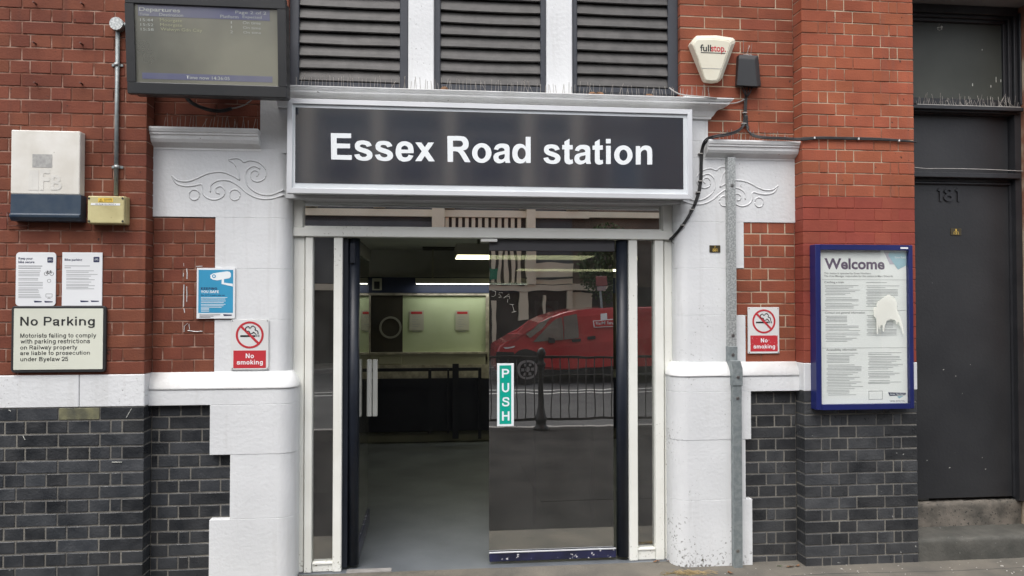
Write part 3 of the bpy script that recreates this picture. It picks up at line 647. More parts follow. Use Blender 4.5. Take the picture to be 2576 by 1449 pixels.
for i, us in enumerate(rowsR):
    zz = zs1 - i * CR
    if zz < .03: break
    xl = xu(1868, 1200, 0) if 4 <= i <= 8 else xu(1882, 1200, 0)
    course(rw, [x for x in [xl] + [xu(u, 1200, 0) for u in us] if x >= xl and x < XE - .03] + [XE], zz, CR, 0, 'brick_dark_right', j=.009)
XWIN1 = xu(1711, 120, 0)
zu0 = zv(1890, 358, 0); zc0 = zv(1800, 246, 0)
XF1 = xu(1780, 320, 0)
slab('mortar', 'mortar_right', rw, XF1, XE - .002, .0035, .2, zu0, zc0)
slab('mortar', 'mortar_right', rw, XWIN1 + .004, XE - .002, .0035, .2, zc0 + .0005, Z_TOP)
z = zc0; i = 0
while z > zu0 + .02:
    e = [XE - .12 * (i % 2) - .24 * k for k in range(6)] + [XE]
    e = [XF1] + sorted(set(round(x, 4) for x in e if x > XF1 + .04)); course(rw, e, z, min(CR, z - zu0), 0, 'brick_mid'); z -= CR; i += 1
z = zc0 + CR; i = 1
while z < Z_TOP:
    e = [XE - .12 * (i % 2) - .24 * k for k in range(7)] + [XE]
    e = [XWIN1] + sorted(set(round(x, 4) for x in e if x > XWIN1 + .05)); course(rw, e, z, CR, 0, 'brick_mid', free0=True); z += CR; i += 1

# ---- upper storey above the picture
up = thing('station_building', 'red brick upper storey of the station rising above the louvred windows', 'building', (0, .3, Z_TOP))
MB().box(XL0 - 6, 9, .0, .5, Z_TOP, 9.5).build('wall', 'brick_far_wall', up)
MB().box(-9, XL0 - .3, -.1, .5, -.02, Z_TOP).build('side_wall', 'brick_far_wall', up)
MB().box(5.2, 9, -.1, .29, -.02, Z_TOP - .001).build('side_wall', 'brick_far_wall', up)

# ================================================================== WHITE DOORCASE
XJL, XJR = xu(737, 700, .10), xu(1692, 700, .10)     # jamb faces left and right
dc = thing('stone_doorcase', 'white painted stone doorcase with rounded jambs, cornice and carved scrolls', 'doorcase', ((XJL + XJR) / 2, 0, 0))
RJ = .075
def jamb_outline(side, xo, d, yb=.3):
    """plan outline of a jamb block from outer edge xo, pushed out by d"""
    s = 1 if side < 0 else -1
    xi = (XJL if side < 0 else XJR) + s * d; r = RJ + d * .6
    pts = [(xo, yb), (xo, -d - .004)]
    for k in range(15):
        a = math.pi / 2 * k / 14
        pts.append((xi - s * r + s * r * math.sin(a), -d - .004 + r - r * math.cos(a)))
    pts.append((xi, yb)); return pts
def block(side, xo, d, z0, z1):
    mb = MB(); pts = jamb_outline(side, xo, d)
    t = bmesh.new(); rings = []
    g = .002
    for zz, dd in ((z0, g), (z0 + g, 0), (z1 - g, 0), (z1, g)):
        q = jamb_outline(side, xo + (dd if side < 0 else -dd), d - dd); rings.append([t.verts.new((p[0], p[1], zz)) for p in q])
    n = len(pts)
    for a in range(3):
        for k in range(n):
            f = t.faces.new((rings[a][k], rings[a][(k + 1) % n], rings[a + 1][(k + 1) % n], rings[a + 1][k])); f.smooth = False
    t.faces.new(rings[0]); t.faces.new(rings[-1][::-1]); mb.merge(t)
    return mb.build('stone_block', 'white_wall' if side > 0 else 'white_wall_left', dc)
# left jamb courses (picture heights measured near u 640)
ZL = [zv(640, v, 0) for v in (245, 375, 548, 676, 804, 936)]
xo_l = [xu(655, 300, 0), xu(381, 460, 0), xu(541, 740, 0), xu(585, 740, 0), xu(541, 740, 0)]
for k in range(5): block(-1, xo_l[k], 0, ZL[k + 1], ZL[k])
MB().box(xu(690, 300, 0), XJL - .002, -.0035, .0345, ZL[1] - .02, ZL[0] - .002).build('stone_block', 'white_wall', dc)
ZR = [zv(1830, v, 0) for v in (244, 357, 399, 559, 675, 793, 911)]
xo_r = [xu(1780, 300, 0), xu(2000, 380, 0) - .02, xu(2000, 480, 0), xu(1871, 740, 0), xu(1852, 740, 0), xu(1874, 740, 0)]
for k in range(6): block(1, xo_r[k], 0, ZR[k + 1], ZR[k])
# plinth courses
PD = .045
for side, um, vs, xo0, x_lo in ((-1, 560, (936, 978, 1017, 1142, 1304, 1490), XLC + .001, [XD[0], XD[1], XD[0]]),
                                (1, 1830, (911, 946, 984, 1104, 1254, 1447), XRL - .001, [xu(1882, 1200, 0), xu(1868, 1200, 0), xu(1884, 1200, 0)])):
    Z = [zv(um, v, -.02) for v in vs]; Z[-1] = -.02
    t = bmesh.new(); rings = []
    K = 10
    for k in range(K + 1):
        f = k / K; s_ = f * f * (3 - 2 * f)
        d = .004 + PD * (1 - (1 - f) ** 1.8) if f < 1 else PD + .004
        zz = Z[0] - (Z[0] - Z[1]) * f
        rings.append([t.verts.new((p[0], p[1], zz)) for p in jamb_outline(side, xo0, d)])
    n = len(rings[0])
    for a in range(K):
        for k in range(n):
            f = t.faces.new((rings[a][k], rings[a][(k + 1) % n], rings[a + 1][(k + 1) % n], rings[a + 1][k])); f.smooth = True
    t.faces.new(rings[0]); t.faces.new(rings[-1][::-1])
    mb = MB(); mb.merge(t); mb.build('plinth_moulding', 'white_dirty', dc)
    block(side, xo0, PD, Z[2], Z[1] - .001)
    for k in range(3): block(side, x_lo[k], PD - .002 if k else PD, Z[3 + k], Z[2 + k])
# hood mouldings over the side panels
def hood(x0, x1, z0, z1, name='hood_moulding'):
    h = z1 - z0
    prof = [(.03, z0), (-.008, z0), (-.008, z0 + h * .1), (-.018, z0 + h * .14), (-.05, z0 + h * .3), (-.062, z0 + h * .45), (-.066, z0 + h * .62), (-.075, z0 + h * .66), (-.075, z0 + h * .74), (-.082, z0 + h * .78), (-.088, z0 + h * .92), (-.088, z1), (.03, z1)]
    return MB().prism(prof, x0, x1, axis='x').build(name, 'white_dirty', dc)
hx0, hx1, hz0, hz1 = RC(379, 324, 652, 374, -.05); hood(XLC + .002, hx1, hz0, hz1)
hx0, hx1, hz0, hz1 = RC(1779, 356, 2008, 399, -.05); hood(hx0, XRL - .002, hz0, hz1)
# fascia behind the sign and cornice above it
xf0, xf1, zf0, zf1 = RC(722, 285, 1780, 500, 0)
MB().box(XJL - RJ + .02, XJR + RJ - .02, .012, .3, zv(1230, 505, 0), zv(1230, 270, 0)).build('lintel', 'white_wall', dc)
cx0, cx1, cz0, cz1 = RC(700, 231, 1803, 283, -.13)
zA, zB = zv(1250, 284, -.03), zv(1250, 229, -.13)
h = zB - zA
prof = [(.0, zA), (.02, zA), (.022, zA + h * .1), (.03, zA + h * .16), (.045, zA + h * .4), (.075, zA + h * .6), (.1, zA + h * .68), (.108, zA + h * .7), (.108, zA + h * .8), (.118, zA + h * .84), (.128, zA + h * .96), (.128, zB)]
XC0, XC1 = xu(700, 300, 0), xu(1780, 300, 0)
t = bmesh.new(); rings = []
for d, zz in prof: rings.append([t.verts.new(c) for c in ((XC0, .06, zz), (XC0, -d, zz), (XC1 + d - .004, -d, zz), (XC1 + d - .004, .06, zz))])
for a in range(len(rings) - 1):
    for k in range(4): t.faces.new((rings[a][k], rings[a][(k + 1) % 4], rings[a + 1][(k + 1) % 4], rings[a + 1][k]))
t.faces.new(rings[0]); t.faces.new(rings[-1][::-1]); mb = MB(); mb.merge(t); mb.build('cornice', 'white_dirty', dc)
# incised scroll carving
K1 = .3968
scr = [[(1090, 1120), (1130, 1150), (1190, 1155), (1240, 1140), (1320, 1105), (1400, 1095), (1460, 1112), (1520, 1145)],
       [(1520, 1145), (1508, 1085), (1485, 1042), (1452, 1018), (1500, 1008), (1530, 1018), (1548, 1032), (1590, 1022), (1650, 1040), (1688, 1085), (1682, 1130), (1642, 1156), (1602, 1146), (1588, 1112), (1608, 1086), (1634, 1090), (1640, 1110), (1626, 1122)],
       [(1650, 1075), (1610, 1058), (1570, 1080), (1556, 1120), (1562, 1165), (1595, 1205), (1650, 1235), (1720, 1240), (1800, 1208)],
       [(1090, 1120), (1120, 1168), (1180, 1185), (1240, 1180), (1280, 1175), (1285, 1228), (1320, 1262), (1370, 1270), (1415, 1250), (1428, 1215), (1400, 1186), (1368, 1200), (1372, 1225), (1395, 1232)],
       [(1335, 1222), (1340, 1178), (1385, 1150), (1450, 1150), (1510, 1180), (1570, 1230), (1640, 1262), (1720, 1265), (1800, 1240)]]
def smooth_path(p, n=5):
    out = []
    for i in range(len(p) - 1):
        p0, p1, p2, p3 = p[max(i - 1, 0)], p[i], p[i + 1], p[min(i + 2, len(p) - 1)]
        for k in range(n):
            t_ = k / n
            out.append(tuple(.5 * ((2 * p1[j]) + (-p0[j] + p2[j]) * t_ + (2 * p0[j] - 5 * p1[j] + 4 * p2[j] - p3[j]) * t_ ** 2 + (-p0[j] + 3 * p1[j] - 3 * p2[j] + p3[j]) * t_ ** 3) for j in range(len(p1))))
    out.append(p[-1]); return out
mirror_c = W(432.5, 444, 0)[0] + W(1957, 468, 0)[0]
dz_ = W(1957, 468, 0)[1] - W(432.5, 444, 0)[1]
for sgn in (0, 1):
    mb = MB(); mbr = MB()
    def conv(q):
        x, z_ = W(q[0] * K1, q[1] * K1, 0)
        return (mirror_c - x, z_ + dz_) if sgn else (x, z_)
    paths = [smooth_path(s) for s in scr]
    for (cx_, cy_, r_) in ((1233, 1240, 33), (1490, 1240, 34)):
        paths.append([(cx_ + r_ * math.cos(a * .3142), cy_ + r_ * math.sin(a * .3142)) for a in range(21)])
    for p in paths:
        q = [conv(a) for a in p]
        mb.tube([(a, -.004, b) for a, b in q], .0022, 5)
        mbr.tube([(a, -.0015, b + .005) for a, b in q], .006, 6)
    mbr.build('scroll_carving', 'white_wall', dc, True)
    mb.build('scroll_groove', 'groove', dc)
# white mullions between the louvres
for (ua, ub) in ((1027, 1092), (1375, 1440)):
    x0, x1 = xu(ua, 120, .02), xu(ub, 120, .02)
    MB().box(x0, x1, .02, .2, zB - .01, Z_TOP, .006).build('mullion', 'white_wall', dc)

# ================================================================== LOUVRED WINDOWS
def louvre(u0, u1, v_b, label, ui0, ui1):
    y = .04
    x0, x1 = xu(u0, 120, y), xu(u1, 120, y); a, b = xu(ui0, 120, y), xu(ui1, 120, y)
    zb_ = zv((u0 + u1) / 2, v_b, y)
    t_ = thing('louvred_window', label, 'window', ((x0 + x1) / 2, y, zb_), 'louvred windows above the station sign')
    mb = MB(); mb.box(x0, a, y, y + .12, zb_, Z_TOP, .004); mb.box(b, x1, y, y + .12, zb_, Z_TOP, .004); mb.box(a, b, y + .004, y + .12, zb_, zb_ + .035, .004)
    mb.build('frame', 'louvre_frame', t_)
    MB().box(x0 - .02, x1 + .02, y + .121, y + .14, zb_ - .01, Z_TOP).build('backing', 'shop_dark', t_)
    z_ = zb_ + .045; k = 0
    while z_ < Z_TOP - .02:
        sag = random.uniform(-.004, .002); n = 8
        t = bmesh.new(); rings = []
        for q in range(n + 1):
            f = q / n; x_ = a + (b - a) * f; s_ = sag * math.sin(math.pi * f) + random.uniform(-.0006, .0006)
            rings.append([t.verts.new((x_, yy, z_ + zz + s_)) for yy, zz in ((y + .018, -.005), (y + .01, .0), (y + .016, .022), (y + .036, .07), (y + .045, .068), (y + .03, .026))])
        for q in range(n):
            for j in range(6): t.faces.new((rings[q][j], rings[q][(j + 1) % 6], rings[q + 1][(j + 1) % 6], rings[q + 1][j]))
        t.faces.new(rings[0]); t.faces.new(rings[-1][::-1])
        mb = MB(); mb.merge(t); mb.build('slat', 'louvre', t_)
        z_ += .0775; k += 1
    return zb_
louvre(727, 1027, 221, 'louvred window with dark slats, nearest the departures screen', 752, 1006)
louvre(1092, 1375, 228, 'middle louvred window with dark slats between two white mullions', 1108, 1360)
louvre(1440, 1706, 234, 'louvred window with dark slats, nearest the alarm box', 1452, 1681)

# ================================================================== BIRD SPIKES
def spikes(label, x0, x1, z, y, n, hmin=.07, hmax=.1, group='bird spikes on ledges'):
    t_ = thing('bird_spikes', label, 'bird spikes', ((x0 + x1) / 2, y, z), group)
    MB().box(x0, x1, y - .012, y + .012, z, z + .006).build('base_strip', 'cable_grey', t_)
    mb = MB()
    for k in range(n):
        x = x0 + (x1 - x0) * (k + .5) / n + random.uniform(-.006, .006)
        dy = random.choice((-.02, 0, .02)); dx = random.uniform(-.012, .012) + (random.uniform(-.05, .05) if random.random() < .08 else 0)
        mb.tube([(x, y, z), (x + dx, y + dy, z + random.uniform(hmin, hmax))], .0014, 4)
    stuff(mb.build('spike', 'spike', t_))
zc = zB + .0005
spikes('bird spikes on the cornice in front of the louvred windows', xu(740, 225, -.04), xu(1700, 240, -.04), zc, -.03, 108)
spikes('bird spikes on the right end of the cornice beside the brick wall', xu(1704, 240, -.06), xu(1795, 246, -.06), zc, -.06, 10)
spikes('bird spikes on the white hood moulding under the departures screen', XLC + .06, xu(650, 320, -.04), RC(379, 324, 652, 374, -.05)[3], -.03, 24, .06, .09)
spikes('bird spikes on the white hood moulding under the black junction box', xu(1800, 355, -.04), XRL - .03, RC(1779, 356, 2008, 399, -.05)[3], -.03, 22, .05, .08)

# ================================================================== STATION SIGN
YS = -.16
sx0, sx1, sz0, sz1 = RC(722, 261, 1742, 493, YS)
sg = thing('station_sign', 'long black station sign in silver frame over the entrance', 'sign', ((sx0 + sx1) / 2, YS, sz0))
fw = .03
mb = MB()
def mitre(mb, x0, x1, z0, z1, w_, y0, y1):
    for q in ([(x0, z0), (x1, z0), (x1 - w_, z0 + w_), (x0 + w_, z0 + w_)], [(x0, z1), (x1, z1), (x1 - w_, z1 - w_), (x0 + w_, z1 - w_)],
              [(x0, z0), (x0, z1), (x0 + w_, z1 - w_), (x0 + w_, z0 + w_)], [(x1, z0), (x1, z1), (x1 - w_, z1 - w_), (x1 - w_, z0 + w_)]):
        mb.prism(q, y0, y1, .0012)
mitre(mb, sx0, sx1, sz0, sz1, fw, YS, YS + .05); mb.build('frame', 'alu', sg)
MB().box(sx0 + .01, sx1 - .01, YS + .051, .011, sz0 + .012, sz1 - .012).build('casing', 'lintel', sg)
MB().box(sx0 + fw, sx1 - fw, YS + .012, YS + .0505, sz0 + fw, sz1 - fw).build('panel', 'sign_pale', sg)
dx0, dx1, dz0, dz1 = RC(742, 282, 1720, 467, YS)
MB().box(dx0, dx1, YS + .0095, YS + .012, dz0, dz1).build('black_panel', 'sign_black', sg)
yl = YS + .009
def outline_letter(parent, loops, f, y, mat):
    c = bpy.data.curves.new('l', 'CURVE'); c.dimensions = '2D'; c.fill_mode = 'BOTH'
    for lp_ in loops:
        pts = []
        for kind, P in lp_: pts += (_sp(P, 4) if kind == 's' else P)
        q = [W(*f(*p), y) for p in pts]; q = [p for k, p in enumerate(q) if (Vector(p) - Vector(q[k - 1])).length > 1e-5]
        sp_ = c.splines.new('POLY'); sp_.points.add(len(q) - 1); sp_.use_cyclic_u = True
        for k, p in enumerate(q): sp_.points[k].co = (p[0], p[1], 0, 1)
    o = bpy.data.objects.new('l', c); col.objects.link(o)
    me = bpy.data.meshes.new_from_object(o.evaluated_get(bpy.context.evaluated_depsgraph_get()))
    bpy.data.objects.remove(o); bpy.data.curves.remove(c)
    for v in me.vertices: v.co = Vector((v.co.x, y, v.co.y))
    me.materials.append(M[mat]); me.name = 'letter'; o = bpy.data.objects.new('letter', me); col.objects.link(o); attach(o, parent)
fa = lambda x, y: ((1280 + x * .2795) * .6389, (480 + y * .2795) * .6389)
fb = lambda x, y: ((2100 + x * .2019) * .6389, (500 + y * .2019) * .6389)
def fit(f, src, dst): return lambda x, y: f(dst[0] + (x - src[0]) / (src[2] - src[0]) * (dst[2] - dst[0]), dst[1] + (y - src[1]) / (src[3] - src[1]) * (dst[3] - dst[1]))
ell = lambda cx, cy, rx, ry: [('p', _arc(cx, cy, rx, ry, 0, 345, 23))]
g_s = [[('p', [(513, 438), (425, 460)]), ('s', [(425, 460), (405, 430), (360, 415), (318, 418), (298, 440), (318, 465), (380, 485), (450, 512), (505, 550), (528, 605), (515, 665), (470, 705), (400, 722), (320, 715), (250, 690), (212, 645), (198, 604)]), ('p', [(290, 592)]), ('s', [(290, 592), (305, 625), (340, 648), (385, 650), (420, 632), (426, 610), (410, 592), (350, 570), (280, 545), (225, 505), (207, 455), (215, 400), (255, 355), (320, 340), (390, 342), (455, 358), (495, 395), (513, 438)])]]
g_t = [[('p', [(705, 228), (705, 352), (768, 352), (768, 436), (705, 436)]), ('s', [(705, 600), (708, 625), (725, 642), (742, 640), (765, 632)]), ('s', [(775, 705), (740, 722), (690, 727), (645, 715), (615, 680), (607, 630)]), ('p', [(607, 436), (562, 436), (562, 352), (607, 352), (607, 285)])]]
g_a = [[('p', [(810, 458)]), ('s', [(890, 473), (905, 445), (945, 430), (985, 435), (1008, 455), (1012, 488)]), ('s', [(1012, 488), (960, 500), (900, 512), (840, 535), (805, 580), (800, 630), (822, 685), (865, 718), (915, 728), (970, 718), (1025, 688)]), ('p', [(1033, 720)]), ('s', [(1128, 720), (1112, 670), (1108, 600), (1110, 500), (1108, 430), (1090, 380), (1040, 355), (970, 348), (900, 355), (840, 395), (810, 458)])],
       [('s', [(1017, 550), (1017, 590), (1005, 630), (970, 652), (935, 655), (905, 638), (897, 605), (915, 578), (960, 562), (1017, 550)])]]
g_i = [[('p', [(1415, 232), (1508, 232), (1508, 320), (1415, 320)])], [('p', [(1418, 366), (1510, 366), (1510, 722), (1418, 722)])]]
g_o = [ell(1755, 547, 180, 190), ell(1757, 550, 80, 108)]
g_n = [[('p', [(1998, 372), (2085, 372)]), ('s', [(2085, 420), (2125, 378), (2190, 360), (2260, 372), (2300, 410), (2316, 470), (2318, 560)]), ('p', [(2318, 732), (2222, 732)]), ('s', [(2222, 560), (2218, 490), (2200, 455), (2165, 445), (2125, 460), (2100, 495), (2095, 560)]), ('p', [(2095, 732), (1998, 732)])]]
g_E = [[('p', [(80, 157), (367, 162), (367, 228), (163, 228), (163, 303), (352, 308), (352, 372), (166, 370), (168, 465), (377, 468), (377, 535), (86, 528)])]]
g_e = [[('s', [(1248, 440), (1246, 380), (1225, 320), (1180, 285), (1120, 273), (1060, 285), (1015, 325), (994, 400), (1000, 470), (1035, 530), (1090, 557), (1150, 556), (1205, 535), (1245, 478)]), ('s', [(1175, 463), (1160, 490), (1125, 500), (1090, 488), (1072, 440)])], [('s', [(1072, 390), (1080, 355), (1120, 333), (1160, 352), (1173, 392)])]]
g_x = [[('p', [(1270, 288), (1358, 290), (1405, 358), (1450, 290), (1535, 290), (1450, 412), (1547, 557), (1460, 555), (1405, 478), (1358, 552), (1268, 552), (1362, 415)])]]
g_R = [[('p', [(1722, 198)]), ('s', [(1880, 198), (1960, 208), (2005, 245), (2023, 300), (2015, 355), (1985, 390), (1940, 403)]), ('s', [(1940, 403), (1970, 430), (2050, 568)]), ('s', [(1968, 565), (1900, 455), (1870, 422), (1830, 412)]), ('p', [(1803, 412), (1803, 563), (1727, 562)])], [('p', [(1800, 263)]), ('s', [(1870, 263), (1920, 270), (1943, 308), (1920, 345), (1870, 352)]), ('p', [(1802, 350)])]]
g_d = [[('p', [(2826, 210), (2896, 210), (2896, 578), (2831, 578)]), ('s', [(2831, 545), (2800, 575), (2750, 585), (2690, 570), (2650, 520), (2638, 445), (2650, 370), (2690, 322), (2745, 308), (2795, 320), (2826, 350)])], ell(2769, 446, 58, 82)]
sb = (198, 340, 528, 722)
for g_, f_ in ((g_E, fa), (g_s, fit(fa, sb, (412, 262, 668, 548))), (g_s, fit(fa, sb, (703, 268, 957, 552))), (g_e, fa), (g_x, fa), (g_R, fa), ([ell(2207, 438, 137, 140), ell(2205, 440, 60, 82)], fa), (g_a, fit(fa, (800, 348, 1128, 728), (2372, 305, 2612, 583))), (g_d, fa),
              (g_s, fb), (g_t, fb), (g_a, fb), (g_t, fit(fb, (562, 228, 775, 727), (1155, 237, 1362, 734))), (g_i, fb), (g_o, fb), (g_n, fb)):
    outline_letter(sg, g_, f_, yl, 'letter_white')
if 0: lettering([vt('Essex', 831, 334.5, 1091, 407, yl, 145), vt('Road', 1126, 341, 1335, 412, yl, 145), vt('station', 1367, 346, 1642, 415, yl, 145)], 'letter_white', sg, each=True)

# ================================================================== ENTRANCE FRAME
YF = .10
en = thing('entrance_frame', 'cream painted entrance frame with sidelights and transom window', 'door frame', ((XJL + XJR) / 2, YF, 0))
def fr(name, u0, v0, u1, v1, yf=YF, d=.07, mat='white_trim', bev=.004, z0=None, z1=None, x0=None, x1=None):
    a, b, c, e = RC(u0, v0, u1, v1, yf)
    if z0 is not None: c = z0
    if z1 is not None: e = z1
    if x0 is not None: a = x0
    if x1 is not None: b = x1
    return MB().box(a, b, yf, yf + d, c, e, bev).build(name, mat, en)
zH0, zH1 = zv(1213, 599, YF), zv(1213, 577, YF)
zT = zv(1213, 575, YF)
ztop = zv(1213, 507, YF)
fr('head', 737, 500, 1692, 508, z0=ztop, z1=ztop + .22, x0=XJL, x1=XJR)
fr('transom_rail', 737, 577, 1692, 599, yf=YF - .015, d=.085, z0=zH0, z1=zH1, x0=XJL, x1=XJR)
fr('transom_bead', 762, 573, 1667, 580, yf=YF + .004, z0=zH1, z1=zH1 + .012, x0=xu(765, 560, YF), x1=xu(1665, 560, YF), bev=.002)
fr('transom_post', 737, 507, 762, 577, z0=zH1, z1=ztop, x0=XJL)
fr('transom_post', 1668, 507, 1692, 577, z0=zH1, z1=ztop, x1=XJR)
for (ua, ub, nm) in ((737, 764.5, 'outer_post'), (766, 785, 'post'), (838, 860, 'post'), (1583, 1604.5, 'post'), (1649, 1671, 'post'), (1672.5, 1692, 'outer_post')):
    fr(nm, ua, 620, ub, 1400, z0=.0, z1=zH0, x0=XJL if ua == 737 else None, x1=XJR if ub == 1692 else None, yf=YF + (.012 if nm == 'outer_post' else 0))
for (ua, ub, vb_) in ((785, 838, 1415), (1604.5, 1649, 1379)):
    za = zv((ua + ub) / 2, vb_, YF + .02)
    fr('bottom_panel', ua, 1400, ub, 1430, z0=.0, z1=za, yf=YF + .012, d=.05)
    fr('bottom_sill', ua, 1400, ub, 1430, z0=za - .008, z1=za + .004, yf=YF + .004, d=.05, bev=.002)
    p_ = fr('sidelight_pane', ua, 700, ub, 1400, z0=za + .002, z1=zH0, yf=YF + .04, d=.006, mat='side_glass', bev=0)
tp = fr('transom_pane', 762, 510, 1668, 575, z0=zH1, z1=ztop, yf=YF + .045, d=.005, mat='transom_glass', bev=0)
# dark head strip behind the transom glass
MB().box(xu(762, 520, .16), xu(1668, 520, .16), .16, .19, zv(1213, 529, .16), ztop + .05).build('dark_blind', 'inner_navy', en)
# dark back lining of the sidelights
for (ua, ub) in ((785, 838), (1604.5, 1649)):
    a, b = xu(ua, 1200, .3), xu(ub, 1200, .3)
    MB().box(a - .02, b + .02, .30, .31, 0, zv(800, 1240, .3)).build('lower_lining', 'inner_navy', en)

# ---- door leaves
XO0, XO1 = xu(860, 900, YF + .04), xu(1583, 900, YF + .04)
dh = zH0 - .004
# left leaf, swung inwards
hx, hy = xu(889, 900, YF + .06), YF + .075
ll = thing('door_leaf', 'left door leaf swung inward with white pull handle', 'door', (hx, hy, 0), 'glazed entrance doors')
MB().tube([(hx, hy, .02), (hx, hy, dh)], .037, 20).build('pivot_post', 'navy_gloss', ll)
MB().box(xu(861, 900, YF + .03), hx - .03, YF + .03, YF + .08, .012, dh, .004).build('jamb_strip', 'navy_gloss', ll)
MB().box(hx - .006, hx + .03, hy + .05, hy + .9, dh - .1, dh - .006, .003).build('top_rail', 'grey_rail', ll)
MB().box(hx - .006, hx + .03, hy + .05, hy + .9, .02, .12, .003).build('bottom_rail', 'navy_worn', ll)
MB().box(hx + .006, hx + .018, hy + .04, hy + .9, .122, dh - .102).build('pane', 'side_glass', ll)
za, zb_ = zv(915, 1047, .75), zv(915, 904, .75)
for dx_ in (0.035, .075):
    MB().box(hx + dx_, hx + dx_ + .034, .72, .75, za, zb_, .005).build('pull_handle', 'white_trim', ll)
# pivot cover
MB().box(hx - .02, hx + .012, hy - .05, hy - .03, dh - .16, dh - .03, .004).build('pivot_cover', 'navy_gloss', ll)
# right leaf, closed
gx0, gx1 = xu(1230.5, 1000, YM), xu(1543, 1000, YM)
rl = thing('door_leaf', 'right glass door leaf standing closed, with green push sticker', 'door', (gx1, YM, 0), 'glazed entrance doors')
ztr = zv(1385, 632, YM); zbr = zv(1390, 1383, YM)
hx2 = xu(1563, 900, YM)
MB().box(gx0, gx1, YM, YM + .01, zbr - .01, ztr + .01).build('pane', 'door_glass', rl)
MB().box(gx0, gx1 + .01, YM - .012, YM + .03, ztr, dh, .003).build('top_rail', 'grey_rail', rl)
MB().box(gx0 + .002, gx1 + .012, YM - .016, YM + .03, .018, zbr, .003).build('bottom_rail', 'navy_worn', rl)
MB().box(gx0 - .001, gx1 + .01, YM - .02, YM - .014, zbr - .004, zbr + .004, .001).build('rail_edge', 'alu', rl)
MB().tube([(hx2 + .008, YM + .01, .02), (hx2 + .008, YM + .01, dh)], .04, 20).build('pivot_post', 'navy_gloss', rl)
MB().box(hx2 + .04, xu(1583, 900, YM) + .01, YM - .01, YM + .04, .012, dh, .003).build('jamb_strip', 'navy_gloss', rl)
px0, px1, pz0, pz1 = RC(1250.5, 914, 1292.5, 1072, YM)
ps = MB().box(px0, px1, YM - .0022, YM - .0002, pz0, pz1, .0008).build('push_sticker', 'letter_white', rl)
ox0, ox1, oz0, oz1 = RC(1256.5, 919, 1286, 1066.5, YM)
MB().box(ox0, ox1, YM - .003, YM - .0023, oz0, oz1).build('green_field', 'sticker_green', rl)
v0_, u0_ = 607, 1213.9; K5 = .3308
def r5(a, b, c, d): return (u0_ + K5 * a, v0_ + K5 * b, u0_ + K5 * c, v0_ + K5 * d)
lettering([vt(s, *r5(*q), YM - .0034, 140) for s, q in (('P', (147, 970, 203, 1038)), ('U', (147, 1078, 203, 1148)), ('S', (148, 1185, 204, 1256)), ('H', (148, 1293, 205, 1364)))], 'letter_white', rl, each=True)
# scratched letters on the glass
mb = MB()
def strokes(mb, segs, y, r, K=None):
    for s_ in segs: mb.tube([(W(u, v, y)[0], y, W(u, v, y)[1]) for u, v in s_], r, 4)
def q5(*p): return [(u0_ + K5 * a, v0_ + K5 * b) for a, b in p]
strokes(mb, [q5((72, 375), (100, 380)), q5((100, 378), (98, 410), (82, 420), (68, 418)), q5((152, 392), (130, 390), (122, 402), (138, 412), (144, 424), (122, 426)), q5((160, 432), (202, 400), (206, 436)), q5((172, 424), (204, 420)),
             q5((205, 478), (240, 482)), q5((222, 540), (258, 532)), q5((226, 480), (242, 538)), q5((190, 465), (192, 440))], YM - .0006, .0009)
mb.build('scratched_letters', 'scratch', rl)
# small closer bracket hanging from the rail
vb1 = vbox('bracket', 'white_trim', en, 1210, 600, 1251, 608, YF - .005, .05, .002)

# ================================================================== INSIDE THE STATION
ZC = 2.3
inn = []
inn.append(struct(MB().box(-1.7, 3.4, .0705, 4.6, -.3, -.001).build('hall_floor', 'floor_vinyl')))
inn.append(struct(MB().box(-1.7, 3.4, .19, 4.6, ZC, ZC + .1).build('hall_ceiling', 'inner_wall')))
inn.append(struct(MB().box(-1.8, -1.7, .2, 4.6, 0, 2.6).build('hall_wall', 'inner_wall')))
inn.append(struct(MB().box(3.4, 3.5, .3, 4.6, 0, 2.6).build('hall_wall_side', 'inner_wall')))
inn.append(struct(MB().box(-1.7, 3.4, 4.46, 4.6, 0, ZC).build('hall_wall_back', 'inner_wall')))
inn.append(struct(MB().box(-1.8, XJL - .002, .21, .3, 0, 2.6).build('hall_wall_left', 'inner_wall')))
inn.append(struct(MB().box(XJR + .002, 3.4, .21, .3, 0, 2.6).build('hall_wall_right', 'inner_wall')))
# mat well at the threshold
mb = MB()
mb.box(XO0 + .04, xu(985, 1438, .1), .0712, .13, -.0009, .004); mb.build('threshold_strip', 'kerb', None); struct(bpy.data.objects['threshold_strip'])
YB = 4.35
tk = thing('ticket_counter', 'ticket office counter with green blind behind the window', 'counter', (.2, YB, 0))
def tb(name, u0, v0, u1, v1, y, d, mat, bev=.0): return vbox(name, mat, tk, u0, v0, u1, v1, y, d, bev)
tb('fascia', 918, 698, 1560, 737, YB - .02, .1, 'inner_navy')
tb('frame', 925, 737, 932, 918, YB - .01, .08, 'steel'); tb('frame', 1222, 737, 1230, 918, YB - .01, .08, 'steel'); tb('frame', 932, 737, 1222, 743, YB - .01, .08, 'steel')
tb('dark_window', 932, 743, 1016, 887, YB + .03, .02, 'dark_pane')
tb('green_blind', 1013, 743, 1222, 887, YB + .022, .02, 'green_blind')
tb('shelf', 930, 886, 1226, 891, YB - .04, .12, 'steel')
tb('apron', 930, 891, 1226, 918, YB - .01, .08, 'cream_metal')
tb('cash_tray', 952, 896, 1011, 917, YB - .02, .02, 'cream_metal', .01)
tb('steel_strip', 925, 918, 1232, 953, YB - .03, .1, 'steel')
tb('front_panel', 895, 954, 1560, 1082, YB - .06, .1, 'counter_navy')
tb('base', 895, 1083, 1560, 1108, YB + .02, .1, 'counter_base')
